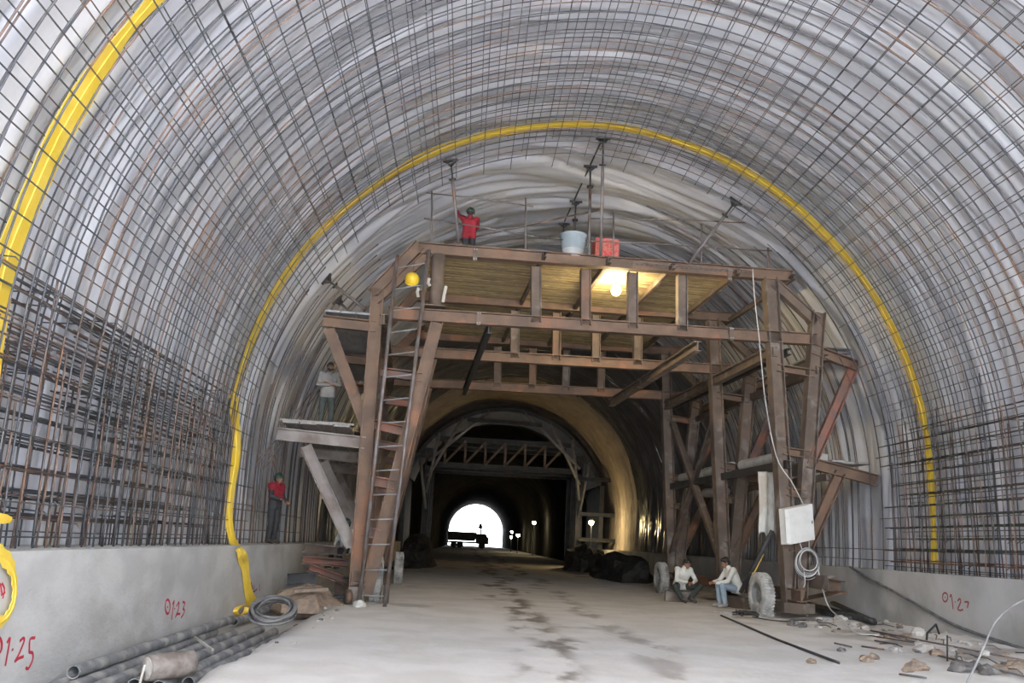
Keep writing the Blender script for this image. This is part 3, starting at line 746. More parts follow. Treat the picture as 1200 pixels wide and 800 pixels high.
# helmet hanging at left raker
def helmet_mb(mb, c, r=.135, tilt=Matrix.Identity(3), fwd=V((0, -1, 0))):
    pr = [(r*1.06, -.02), (r*1.05, 0)]+[(r*math.cos(a)*1.02, r*1.02*math.sin(a)) for a in np.linspace(.08, PI/2-.02, 8)]
    mb.lathe(pr, c, tilt @ V((0, 0, 1)), 20)
    f = (tilt @ fwd).normalized(); s = f.cross(tilt @ V((0, 0, 1))).normalized(); u = s.cross(f)
    vs = []
    for k in range(9):
        a = -1.1+2.2*k/8
        for rr, z in ((r*.98, -.005), (r*1.0+.07*math.cos(a*1.2), -.025), (r*1.0+.07*math.cos(a*1.2), -.035), (r*.98, -.02)):
            vs.append(V(c)+f*(math.cos(a)*rr)+s*(math.sin(a)*rr)+u*z)
    fs = [(k*4+j, k*4+(j+1) % 4, k*4+4+(j+1) % 4, k*4+4+j) for k in range(8) for j in range(4)]+[(0, 1, 2, 3), (35, 34, 33, 32)]
    mb.add(vs, fs)
    mb.tube([V(c)+(tilt @ V((0, 0, 1)))*(r*math.sin(a)*1.03+.0)+f*(r*math.cos(a)*1.02) for a in np.linspace(.15, PI-.15, 10)], .012, 5)
hp = gw(gl(483, 327, -.2))
hh = empty('safety_helmet', hp); tag(hh, 'yellow safety helmet hanging below the left raker of the gantry', 'helmet')
mb = MB(); helmet_mb(mb, V((0, 0, 0)), .17, Matrix.Rotation(.9, 3, 'X')); mb.build('shell', YHELM, hh, True)
MB().tube([(0, 0, .12), (.02, .05, .45)], .008, 5).build('strap', BLACK, hh, True)
# pale rags tied to the members
for i, (pts, lab) in enumerate(((((523, 335), (520.5, 345), (519, 354)), 'pale strip of rag hanging on the round top post'), (((503, 326), (501.5, 331), (504, 335)), 'short pale rag tied beside the ladder top'), (((491, 337), (489, 342), (490, 348)), 'pale rag tied near the yellow helmet'))):
    p = [gw(gl(u, v, -.3)) for u, v in pts]
    o = MB().ribbon([q-p[0] for q in p], (1, .2, 0), .07, .012).build('rag', SHEET); o.location = p[0]; tag(o, lab, 'rag')

# electric box and cabling
bc = gw(gl(935, 613, -.38)); ebx = empty('electric_box', bc-V((0, 0, .4)), TH+.0); tag(ebx, 'white metal electric box mounted on the right front gantry post', 'electric box')
pa, pb, pc, pd = [gl(u, v, -.5) for u, v in ((923, 596), (952, 590), (955, 632), (926, 638))]
base = gl(935, 613, -.38)-V((0, 0, .4))
def boxq(q, dep):
    mb = MB(); vs = [p-base for p in q]+[p-base+V((-.10, dep, 0)) for p in q]
    mb.add(vs, [(0, 1, 2, 3), (7, 6, 5, 4), (0, 4, 5, 1), (1, 5, 6, 2), (2, 6, 7, 3), (3, 7, 4, 0)]); return mb
boxq((pa, pb, pc, pd), .26).build('case', BOX, ebx)
cen = (pa+pb+pc+pd)/4; q2 = [cen+(p-cen)*.94+V((0, -.022, 0)) for p in (pa, pb, pc, pd)]
boxq(q2, .02).build('door', BOX, ebx)
MB().tube([cen+(pb-pa)*.4-base+V((0, -.05, .03)), cen+(pb-pa)*.4-base+V((0, -.05, -.04))], .012, 6).build('latch', DARKS, ebx)
cb = [gw(gl(u, v, -.25)) for u, v in ((882, 315), (884, 345), (890, 400), (897, 470), (910, 535), (928, 565), (941, 590))]
rods('thin white cable running down the gantry to the electric box', cr(cb), .013, WHITEC, 'cable', 'cable')
cb = [gw(gl(u, v, -.3)) for u, v in ((941, 590), (952, 600), (953, 614), (948, 600))]
cp = gw(gl(946, 656, -.35)); ck = empty('cable_coil', cp); tag(ck, 'coil of pale cable hanging below the white electric box', 'cable coil')
for i in range(6):
    r = .24+.028*(i % 3)+.01*i; o = V((.02*(i % 2), .03*i-.08, -.02*i))
    MB().tube([o+V((r*.85*math.cos(a), .02*math.sin(a*2), r*math.sin(a))) for a in np.linspace(0, 2*PI, 28, endpoint=False)], .012, 6, closed=True).build('loop', GALV if i % 2 else WHITEC, ck, True)
MB().tube(cr([V((-.12, 0, .25)), V((-.16, .05, .5)), V((-.1, .0, .75))]), .012, 6).build('lead', WHITEC, ck, True)
MB().tube(cr([V((.05, 0, .2)), V((.08, .05, .45)), V((.02, .0, .7))]), .012, 6).build('lead', WHITEC, ck, True)
MB().tube(cr([V((-.1, -.02, -.2)), V((-.08, -.02, -.5)), V((-.12, -.02, -.62))]), .012, 6).build('lead', WHITEC, ck, True)
def onfl(u, v, dz=.02):
    p = fl(u, v, .0)
    for _ in range(6): p = fl(u, v, floor_z(p.x, p.y))
    p.z += dz; return p
cb = [gw(gl(u, v, -.4)) for u, v in ((958, 664), (964, 690), (972, 712))]+[onfl(988, 733, .12), onfl(1003, 743, .03), onfl(1030, 746, .03)]
rods('pale cable trailing from the coil down onto the debris', cr(cb), .015, WHITEC, 'cable', 'cable')

# hanging sheet, ducts on the right lower platform
def hang_sheet():
    p = gl(902, 560, .9); root = gw(p)
    mb = MB(); nx, nz = 14, 16; w, h = .62, gl(902, 555, .9).z-gl(902, 630, .9).z; vs = []
    for k in range(nz+1):
        for i in range(nx+1):
            t = k/nz; x = (i/nx-.5)*w*(1-.12*math.sin(t*3)); y = .07*math.sin(i*1.15+t*1.4)+.03*math.sin(i*2.3)
            z = -h*t*(1-.06*math.sin(i*.9))
            vs.append((x, y, z))
    n = nx+1; N = len(vs); vs += [(a, b+.012, c) for a, b, c in vs]
    fs = []
    for k in range(nz):
        for i in range(nx):
            a = k*n+i; fs += [(a, a+n, a+n+1, a+1), (N+a, N+a+1, N+a+n+1, N+a+n)]
    for i in range(nx): fs += [(i, i+1, N+i+1, N+i), (nz*n+i+1, nz*n+i, N+nz*n+i, N+nz*n+i+1)]
    for k in range(nz): a = k*n; fs += [(a+n, a, N+a, N+a+n), (a+nx, a+n+nx, N+a+n+nx, N+a+nx)]
    o = mb.add(vs, fs).build('plastic_sheet', SHEET, smooth=True); o.location = root+V((0, 0, .15)); o.rotation_euler.z = TH
    tag(o, 'off-white crumpled sheet hanging from the lower right platform', 'sheet')
hang_sheet()
def duct(label, a, b, r, m):
    d = (b-a); n = int(d.length/.05); pts = [a.lerp(b, i/n)-a for i in range(n+1)]
    o = MB().tube(pts, [r*(1+.05*(i % 2)) for i in range(n+1)], 16).build('corrugated_duct', m, smooth=True); o.location = a; tag(o, label, 'duct')
zt = pl_l+.2
def gpt(x, y, z): return gw((x, y, z))
xe = xr0+.55
duct('nearer pale corrugated duct lying on the lower right platform', gpt(xe+.1, .5, zt+.16), gpt(xe+.1, 3.6, zt+.16), .15, SHEET)
duct('middle pale corrugated duct lying on the lower right platform', gpt(xe+.05, 4.2, zt+.16), gpt(xe+.05, 6.4, zt+.16), .16, SHEET)
duct('farthest corrugated duct lying on the lower right platform', gpt(xe, 6.7, zt+.15), gpt(xe, 8.7, zt+.15), .14, SHEET)
duct('pale duct slung under the lower right platform', gpt(xe-.1, 4.4, pl_l-.35), gpt(xe-.05, 6.2, pl_l-.3), .14, GALV)
o = MB().box((0, 0, .18), (.9, .05, .36), .25).build('board_offcut', SHEET); o.location = gpt(xro+.55, 1.6, pl_l+.24); tag(o, 'pale board offcut standing on the lower right platform', 'board')
o = MB().box((0, 0, 0), (.85, .75, .03), .1, .06).build('metal_sheet', GALV); o.location = gpt(xu-.35, .35, pl_u+.28); tag(o, 'loose grey metal sheet lying on the upper right bracket', 'sheet')
for i, (dx, dy, rz, lab) in enumerate(((.3, .1, .02, 'ragged grey plank lying on the front of the lower left platform'), (.8, .2, -.03, 'bleached plank lying behind the front edge of the lower left platform'), (.55, .75, .05, 'grey plank lying by the feet of the man on the left platform'))):
    o = MB().box((0, 0, 0), (1.5-.1*i, .2, .045), rz).build('plank', PLANK); o.location = gpt(xll+.55+dx*.5, dy, ll_l+.255+.0*i); o.rotation_euler.z = TH; tag(o, lab, 'plank')
pw = gpt(xr0-.25, 1.2, 1.25)
ys = MB().ribbon([V((0, 0, 0)), V((.12, .02, .22)), V((.28, .04, .5))], (1, 0, -.4), .11, .02).build('yellow_strap', YEL); ys.location = gw(gl(881, 672, .7)); tag(ys, 'short yellow strap tied on the dark strut behind the right front tyre', 'strap')

# ------------------------------------------------------------------ people
def fuse(mb, name, m, parent, vox, it=6, off=None):
    me = mb.mesh('tmp'); o = bpy.data.objects.new('tmp', me); COL.objects.link(o)
    r = o.modifiers.new('r', 'REMESH'); r.mode = 'VOXEL'; r.voxel_size = vox
    s = o.modifiers.new('s', 'SMOOTH'); s.factor = .5; s.iterations = it
    dg = bpy.context.evaluated_depsgraph_get(); dg.update()
    nm = bpy.data.meshes.new_from_object(o.evaluated_get(dg)); bpy.data.objects.remove(o); bpy.data.meshes.remove(me)
    nm.name = name; nm.materials.clear(); nm.materials.append(m); nm.polygons.foreach_set('use_smooth', [True]*len(nm.polygons))
    q = bpy.data.objects.new(name, nm); COL.objects.link(q)
    if parent: q.parent = parent
    return q
def person(label, loc, rz, J, top, legs, shoes, hat=None, hair=True, pitch=0., turn=0., sleeves='long', vest=None, beard=False):
    J = {k: V(v) for k, v in J.items()}; b = MB()
    pel, che, nk, hd = J['pel'], J['che'], J['nk'], J['hd']
    side = (J['sL']-J['sR']).normalized()
    hs = (J['hL']-J['hR']).normalized()
    def torso(mb, g, pel=None):
        pel = pel or J['pel']; mid = pel.lerp(che, .5)
        for t in (-.075, 0, .075):
            mb.cap(pel+hs*t, mid+side*t*.85, .105+g, .10+g); mb.cap(mid+side*t*.85, che+side*t*1.1, .10+g, .115+g)
        mb.cap(che+side*.05, J['sL'], .10+g, .068+g); mb.cap(che-side*.05, J['sR'], .10+g, .068+g); mb.cap(che, nk, .10+g, .058+g*.6)
    torso(b, 0)
    b.cap(nk, hd, .052, .055)
    for s in 'LR':
        b.cap(J['s'+s], J['e'+s], .052, .040); b.cap(J['e'+s], J['w'+s], .040, .027)
        b.cap(J['h'+s], J['k'+s], .082, .055); b.cap(J['k'+s], J['a'+s], .054, .038); b.cap(J['a'+s], J['t'+s], .036, .026); b.cap(J['a'+s]+V((0, 0, -.02)), J['a'+s]+(J['a'+s]-J['t'+s]).normalized()*.04+V((0, 0, -.03)), .034, .03)
        # hand: palm, four unequal curled fingers, thumb
        f = J['f'+s] if 'f'+s in J else (J['w'+s]-J['e'+s]).normalized(); f = f.normalized()
        pn = V((0, 0, -1)); pn = (pn-f*pn.dot(f)); pn = pn.normalized() if pn.length > .1 else V((0, -1, 0)); sd = f.cross(pn).normalized()
        w = J['w'+s]
        for q in (-.028, -.009, .010, .029): b.cap(w+f*.015+sd*q*.6, w+f*.085+sd*q, .016, .013)
        for q, ln in ((-.030, .062), (-.010, .075), (.011, .082), (.031, .072)):
            k0 = w+f*.088+sd*q; k1 = k0+(f*.85+pn*.5)*ln*.5; k2 = k1+(f*.35+pn*.9)*ln*.5; b.cap(k0, k1, .0105, .0095, 8); b.cap(k1, k2, .0095, .008, 8)
        th = -1 if s == 'L' else 1
        t0 = w+f*.03+sd*.026*th; t1 = t0+(f*.6+sd*.75*th+pn*.2)*.045; b.cap(t0, t1, .014, .012, 8); b.cap(t1, t1+(f*.9+pn*.4)*.035, .011, .009, 8)
    hm = Matrix.Rotation(turn, 3, 'Z') @ Matrix.Rotation(pitch, 3, 'X')
    def hp(x, y, z): return hd+hm @ V((x, y, z))
    b.ell(hp(0, .012, .02), (.074, .092, .095), 16, 12, hm); b.cap(hp(0, -.035, -.01), hp(0, -.05, -.085), .060, .036)
    b.cap(hp(0, -.088, .01), hp(0, -.108, -.028), .010, .016); b.ell(hp(0, -.088, -.058), (.026, .012, .010)); b.ell(hp(0, -.082, .028), (.06, .014, .012), rot=hm)
    for x in (-1, 1): b.ell(hp(.076*x, .01, -.005), (.012, .02, .03), 10, 6, hm)
    root = fuse(b, 'person', SKIN, None, .0085, 4); root.location = loc; root.rotation_euler.z = rz; tag(root, label, 'person')
    e = MB()
    for x in (-1, 1): e.ell(hp(.031*x, -.084, .010), (.011, .007, .007), 8, 6)
    e.build('eyes', EYEW, root, True)
    t = MB(); torso(t, .018)
    for s in 'LR':
        el_, wr_ = J['e'+s], J['w'+s]
        if sleeves == 'long': t.cap(J['s'+s], el_, .066, .055); t.cap(el_, el_.lerp(wr_, .9), .054, .042)
        elif sleeves == 'short': t.cap(J['s'+s], J['s'+s].lerp(el_, .75), .068, .062)
        t.cap(J['h'+s].lerp(pel, .3), J['h'+s].lerp(J['k'+s], .12), .115, .11) 
    fuse(t, 'shirt', top, root, .014, 5)
    c = MB().cap(nk+V((0, 0, -.01)), nk.lerp(hd, .25), .066, .064); c.build('collar', top, root, True)
    l = MB(); l.cap(pel+hs*.08, pel-hs*.08, .112, .112)
    for s in 'LR': l.cap(J['h'+s], J['k'+s], .100, .078); l.cap(J['k'+s], J['k'+s].lerp(J['a'+s], .93), .076, .064)
    fuse(l, 'trousers', legs, root, .014, 5)
    for s in 'LR':
        q = MB(); a, tt = J['a'+s], J['t'+s]; d = (tt-a).normalized(); q.cap(a-d*.03+V((0, 0, -.03)), tt, .046, .038); q.cap(a, a+V((0, 0, -.03)), .045, .045)
        zz = min(p[2] for p in q.v); fuse(q, 'shoe', shoes, root, .012, 3)
    if hair:
        q = MB(); q.ell(hp(0, .028, .042), (.090, .098, .096), 16, 12, hm); q.ell(hp(0, .06, -.02), (.078, .062, .075), 14, 10, hm); q.ell(hp(0, -.05, .088), (.068, .050, .040), 12, 8, hm)
        fuse(q, 'hair', HAIR, root, .012, 3)
    if beard:
        q = MB(); q.cap(hp(-.04, -.055, -.06), hp(.04, -.055, -.06), .03, .03); q.cap(hp(0, -.07, -.07), hp(0, -.065, -.1), .035, .025); fuse(q, 'beard', HAIR, root, .01, 3)
    if hat:
        q = MB()
        if hat == 'beanie':
            q.ell(hp(0, .012, .045), (.088, .10, .085), 16, 12, hm); q.lathe([(.088, -.02), (.094, 0), (.088, .025)], hp(0, .01, .035), hm @ V((0, 0, 1)), 20)
            q.build('beanie', DTROUS, root, True)
        else:
            helmet_mb(q, hp(0, .008, .035), .112, hm, V((0, -1, 0))); q.build('helmet', hat, root, True)
    if vest:
        q = MB(); torso(q, .032, pel.lerp(che, .6)); q.cap(J['sL'], J['sL'].lerp(J['eL'], .35), .075, .07); q.cap(J['sR'], J['sR'].lerp(J['eR'], .35), .075, .07); fuse(q, 'vest', vest, root, .014, 5)
    return root
STAND = dict(pel=(0, 0, .93), che=(0, .01, 1.27), nk=(0, 0, 1.44), hd=(0, -.02, 1.57), sL=(.185, .01, 1.38), sR=(-.185, .01, 1.38),
             eL=(.25, .03, 1.10), eR=(-.25, .03, 1.10), wL=(.26, -.07, .87), wR=(-.26, -.07, .87), hL=(.09, 0, .90), hR=(-.09, 0, .90),
             kL=(.10, -.03, .49), kR=(-.10, -.03, .49), aL=(.10, .02, .085), aR=(-.10, .02, .085), tL=(.12, -.15, .04), tR=(-.12, -.15, .04))
# man on the left ledge behind the bars, turned to the right
J = dict(STAND); J.update(eR=(-.24, -.06, 1.12), wR=(-.16, -.28, 1.06), eL=(.24, -.04, 1.10), wL=(.12, -.26, 1.02))
p = atX(318, 627, -4.75); p.z = WLZ
person('person in red vest, dark overalls and green helmet standing on the left wall ledge', p, 1.1, J, KTROUS, KTROUS, SHOE, hat=GHELM, vest=RSHIRT)
# overalls bib drawn as trousers: man on the platform, arms folded
J = dict(STAND); J.update(eL=(.25, -.10, 1.13), wL=(-.02, -.24, 1.15), eR=(-.25, -.10, 1.10), wR=(.03, -.25, 1.08), fL=(-1, -.1, .1), fR=(1, -.1, .2), kL=(.13, -.05, .49), aL=(.14, .02, .085), tL=(.16, -.15, .04))
q = gl(380, 498, 1.2)
person('person in grey jacket and dark beanie standing arms folded on the lower left platform', gpt(q.x, 1.2, ll_l+.22), .25, J, GSHIRT, DTROUS, SHOE, hat='beanie', hair=True, beard=True)
# man on the deck, back to camera, holding the slanting prop
J = dict(STAND); J.update(sL=(.19, 0, 1.40), eL=(.33, -.12, 1.52), wL=(.42, -.28, 1.72), sR=(-.18, -.02, 1.37), eR=(-.2, -.22, 1.22), wR=(.06, -.40, 1.22), fL=(.3, -.6, .8), fR=(.8, -.6, .1))
pt = deckpt(548, 300, 1.6)
person('person in red shirt and dark green helmet reaching to a prop on the gantry deck', pt, PI-.15, J, RSHIRT, KTROUS, SHOE, hat=GHELM, hair=True, pitch=-.1)
# man half hidden behind the left legs
p = atY(403, 640, 21.6); p.z = .62
J = dict(STAND)
J.update(pel=(0, .05, .48), che=(0, 0, .82), nk=(0, -.02, .99), hd=(0, -.05, 1.12), sL=(.185, 0, .93), sR=(-.185, 0, .93), eL=(.25, -.08, .68), eR=(-.25, -.08, .68), wL=(.15, -.28, .56), wR=(-.15, -.28, .56),
         hL=(.09, .03, .46), hR=(-.09, .03, .46), kL=(.13, -.38, .46), kR=(-.13, -.38, .46), aL=(.13, -.40, .085), aR=(-.13, -.40, .085), tL=(.14, -.56, .04), tR=(-.14, -.56, .04))
person('person in pale shirt and green helmet sitting half hidden behind the left gantry legs', p+V((0, .3, .0)), -.5, J, PSHIRT, KTROUS, SHOE, hat=GHELM, pitch=.15)
# seated pair by the right tyre
J = dict(pel=(0, .10, .42), che=(0, -.08, .73), nk=(0, -.17, .87), hd=(.02, -.25, .98), sL=(.185, -.12, .82), sR=(-.185, -.12, .82),
         eL=(.27, -.26, .56), eR=(-.28, -.24, .56), wL=(.09, -.42, .50), wR=(-.06, -.43, .52), fL=(-.9, -.3, -.1), fR=(.9, -.3, -.1), hL=(.09, .07, .40), hR=(-.09, .07, .40),
         kL=(.36, -.32, .42), kR=(-.34, -.30, .40), aL=(-.02, -.48, .13), aR=(-.22, -.42, .10), tL=(.08, -.60, .05), tR=(-.20, -.58, .04))
p1 = onfl(804, 706, 0); p1 += V((-.05, .30, 0)); p1.z = floor_z(p1.x, p1.y)
person('person in white shirt and dark trousers sitting cross-legged facing the camera', p1, .25, J, WSHIRT, DTROUS, SHOE, pitch=.45, turn=.3).scale = (1.1,)*3
J = dict(pel=(0, .12, .44), che=(0, -.06, .78), nk=(0, -.14, .93), hd=(0, -.21, 1.05), sL=(.185, -.10, .88), sR=(-.185, -.10, .88),
         eL=(.23, -.27, .62), eR=(-.23, -.27, .62), wL=(.07, -.50, .56), wR=(-.06, -.52, .58), fL=(-.5, -.8, 0), fR=(.5, -.8, 0), hL=(.09, .09, .42), hR=(-.09, .09, .42),
         kL=(.14, -.36, .54), kR=(-.12, -.36, .55), aL=(.14, -.30, .10), aR=(-.11, -.32, .10), tL=(.15, -.47, .045), tR=(-.12, -.49, .045))
p2 = onfl(850, 712, 0); p2 += V((.25, .02, 0)); p2.z = floor_z(p2.x, p2.y)
person('person in white shirt and pale blue jeans sitting in profile beside the right front tyre', p2, -1.45, J, WSHIRT, JEANS, DSHOE, pitch=.4, turn=-.15).scale = (1.1,)*3
# beam they sit on
a, b = p1+V((-.5, .15, 0)), p2+V((.75, .25, 0))
def lying(name, label, cat, a, b, h, w, kind, m, z=None, group=None, up=(0, 0, 1)):
    a, b = V(a), V(b); o = MB().beam(V((0, 0, 0)), b-a, h, w, kind, up).build(name, m); o.location = a; return tag(o, label, cat, group)
fz = lambda p: floor_z(p.x, p.y)
lying('timber_sleeper', 'dusty timber sleeper used as a seat by the person facing the camera', 'timber', V((p1.x-.45, p1.y+.16, fz(p1)+.14)), V((p1.x+.4, p1.y+.06, fz(p1)+.14)), .29, .26, 'box', BEAM2)
lying('timber_sleeper', 'dusty timber sleeper used as a seat by the person in jeans', 'timber', V((p2.x-.0, p2.y+.42, fz(p2)+.15)), V((p2.x+.2, p2.y-.42, fz(p2)+.15)), .31, .26, 'box', BEAM2)
lying('timber_plank', 'dusty plank lying flat in front of the seated person in jeans', 'timber', onfl(838, 718, .03), onfl(893, 722, .03), .05, .16, 'box', PLANK)

# ------------------------------------------------------------------ left side floor clutter
PG = 'grey pipes lying along the left wall'
for i, (x, ya, yb, r, dz, lab) in enumerate((
        (-4.22, 7.55, 14.6, .075, .00, 'grey pipe with open end, nearest the left wall'),
        (-4.00, 7.4, 13.9, .075, .00, 'grey pipe second from the left wall'),
        (-4.10, 9.5, 15.4, .07, .14, 'grey pipe resting on top of the two nearest the wall'),
        (-3.76, 7.6, 14.4, .08, .00, 'grey pipe third from the left wall'),
        (-3.48, 9.6, 15.2, .08, .00, 'grey pipe fourth from the left wall, behind the brown cylinder'),
        (-3.22, 9.6, 15.0, .075, .00, 'grey pipe fifth from the left wall'),
        (-3.00, 9.9, 16.0, .07, .01, 'outermost grey pipe beside the dusty road edge'),
        (-4.12, 15.8, 23.0, .07, .06, 'long dark pipe running on along the wall beyond the yellow tail'))):
    z = -.30+r+dz+.01
    mb = MB(); n = 14; tilt = rn(-.06, .06)
    prf = [(r, 0), (r, yb-ya), (r*.86, yb-ya), (r*.86, 0)]
    mb.lathe(prf, (0, 0, 0), (tilt*.3, 1, 0), 20, True); o = mb.build('grey_pipe', PIPE, smooth=False); o.location = (x, ya, z); tag(o, lab, 'pipe', PG)
da, db = onfl(172, 786, .14), onfl(226, 781, .14)
da = fl(172, 783, -.02); db = fl(226, 776, .0); ax = (db-da)
dr = empty('pipe_piece', da); tag(dr, 'short dusty brown cylinder lying on the grey pipes', 'cylinder')
MB().tube([ax*t for t in (0, .02, .3, .6, .97, 1)], [.125, .135, .14, .14, .135, .12], 24).build('body', DRUM, dr, True)
MB().lathe([(.118, 0), (.118, .012), (.03, .015), (.03, .03)], (0, 0, 0), -ax, 24).build('end_cap', ROCK, dr, True)
MB().tube([-ax.normalized()*.03+V((0, 0, .04)), -ax.normalized()*.06+V((.01, -.02, -.17))], .012, 5).build('strap', SHEET, dr)
hc = atY(320, 717, 12.9); hz = empty('hose_coil', hc); tag(hz, 'coil of dark grey hose lying at the left edge of the road', 'hose coil')
hz.rotation_euler = (.36, .1, 0); hz.scale = (.74, .74, .8)
for i in range(9):
    r = .30+.045*(i % 5)+rn(-.02, .02); zz = .03+.05*(i//5)
    MB().tube([V((r*math.cos(a)+.02*math.sin(3*a+i), r*1.35*math.sin(a), zz+.015*math.sin(2*a+i))) for a in np.linspace(0, 2*PI, 36, endpoint=False)], .024, 7, closed=True).build('loop', HOSE if i % 3 else BLACK, hz, True)
# steel offcuts stacked below the platform
sk = atY(380, 660, 21.0)
ST = [((356, 641), (405, 646), .22, BEAM2, 'topmost dark brown beam of the stack under the left platform', 21.4),
      ((354, 655), (407, 660), .2, BEAMR, 'middle red-rusted beam of the stack under the left platform', 21.0),
      ((362, 664), (406, 680), .2, BEAMR, 'lowest red-rusted beam slanting out of the stack under the left platform', 20.6)]
for a, b, h, m, lab, Y in ST: lying('steel_beam', lab, 'beam', atY(*a, Y), atY(*b, Y), h, .3, 'C', m)
for k, (x, y) in enumerate(((-4.0, 21.2), (-3.0, 21.3))):
    z0 = floor_z(x, y); o = MB().box((0, 0, .24), (.3, .5, .48)).build('timber_block', BEAM2); o.location = (x, y, z0); tag(o, ('timber block under the outer end of the beam stack', 'timber block under the inner end of the beam stack')[k], 'timber')
lying('steel_channel', 'dark steel channel lying on the floor beside the left wall', 'beam', atY(338, 679, 18.6), atY(372, 677, 18.9), .24, .2, 'C', DARKS)
lying('timber_plank', 'brown muddy plank lying in front of the dark channel', 'timber', atY(344, 692, 17.6), atY(384, 690, 17.8), .06, .25, 'box', ROCKB)
def rock(label, p, r, m, group=None, name='rock', cat='rock', flat=.6):
    mb = MB().ell((0, 0, 0), (1, 1, 1), 12, 8); sd = rn(0, 50)
    mb.v = [tuple(V(q)*(r*(1+.45*mnoise.noise(V(q)*1.4+V((sd, 0, 0)))+.15*mnoise.noise(V(q)*3+V((0, sd, 0)))))) for q in mb.v]
    mb.v = [(x, y, z*flat) for x, y, z in mb.v]; o = mb.build(name, m, smooth=False); o.location = p+V((0, 0, r*flat*.5)); o.rotation_euler.z = rn(0, 6); return tag(o, label, cat, group)
rock('low dirt mound carrying the dark channel beside the left wall', V((-3.35, 18.35, -.15)), .68, ROCKB, name='dirt_mound', cat='mound', flat=.5)
for u, v, r, m, lab in ((421, 711, .15, ROCKW, 'pale rock propped beside the left front roller'), (446, 701, .2, ROCKW, 'large pale rock chocking the left front tyre'), (441, 695, .13, ROCKW, 'smaller pale rock under the left front tyre'), (357, 676, .16, ROCKW, 'white bundle lying below the stacked beams'), (372, 679, .13, ROCKW, 'white lump below the lowest stacked beam'),
                        (900, 722, .16, ROCKW, 'pale rock chocking the right front tyre'), (783, 694, .16, ROCKW, 'pale rock chocking the right rear tyre')):
    rock(lab, onfl(u, v, 0), r, m)
lying('wooden_stick', 'thin stick lying across the grey pipes', 'stick', fl(228, 746, -.1), fl(249, 761, -.08), .025, .025, 'box', SHEET)

# ------------------------------------------------------------------ right side floor clutter
rods('long dark rod lying on the road in front of the right post', [onfl(845, 722, .02), onfl(912, 751, .02), onfl(983, 778, .02)], .022, DARKS)
for a, b, lab in (((945, 714), (1024, 733), 'upper black pipe lying at the right gantry foot'), ((936, 718), (1000, 729), 'lower black pipe lying at the right gantry foot')):
    rods(lab, [onfl(*a, .14), onfl(*b, .08)], .075, BLACK, 'pipe', 'black_pipe', n=14)
rods('black pipe end poking out toward the right wall', [onfl(975, 716, .22), onfl(1025, 735, .1)], .06, BLACK, 'pipe', 'black_pipe', n=14)
hs_ = [atX(u, v, WRX-.06) for u, v in ((996, 664), (1018, 677), (1046, 692), (1080, 711), (1112, 729), (1150, 744), (1205, 762))]
rods('dark hose drooping along the face of the right wall', cr(hs_), .03, HOSE, 'hose', 'hose')
wc = [atY(1133, 800, 10.2), atY(1142, 782, 10.3), atY(1153, 758, 10.4), atY(1161, 738, 10.5), atY(1170, 724, 10.6), atY(1186, 710, 10.7), atY(1206, 700, 10.8)]
rods('pale cable looping up from the rubble toward the right frame edge', cr(wc), .013, GALV, 'cable', 'cable')
SB = 'steel bars scattered along the right wall'
for i, (a, b, lab) in enumerate((((1012, 745), (1092, 758), 'rusty bar just right of the trailing cable end'), ((1020, 740), (1200, 776), 'longest straight bar against the foot of the right wall'), ((1032, 744), (1190, 782), 'long bar lying parallel below the longest bar'), ((1025, 752), (1052, 757), 'short bar below the cable end'),
                                 ((1010, 759), (1036, 763), 'short dark bar on the road left of the rubble'), ((978, 755), (998, 760), 'stub of bar beside the round stone'), ((1100, 770), (1200, 795), 'bar at the bottom right corner of the rubble'), ((1054, 792), (1086, 797), 'short bar lying alone on the pale floor'))):
    rods(lab, [onfl(*a, .025), onfl(*b, .03)], .014, RUSTY if i % 2 else REB, 'bar', 'rebar_offcut')
for i, (u, v, h, lab) in enumerate(((1110, 774, .38, 'short pin sticking up among the rubble'), (1120, 780, .2, 'smallest pin sticking up before the dark lumps'))):
    p = onfl(u, v, -.02); rods(lab, [p, p+V((.03, 0, h))], .014, DARKS, 'pin', 'steel_pin')
p = onfl(1086, 752, .03); q = onfl(1098, 748, .03)
rods('bent clamp bar leaning at the wall foot', [p, p+V((.02, 0, .12)), q+V((0, 0, .22)), q+V((.05, 0, .05))], .02, DARKS, 'clamp', 'bent_clamp')
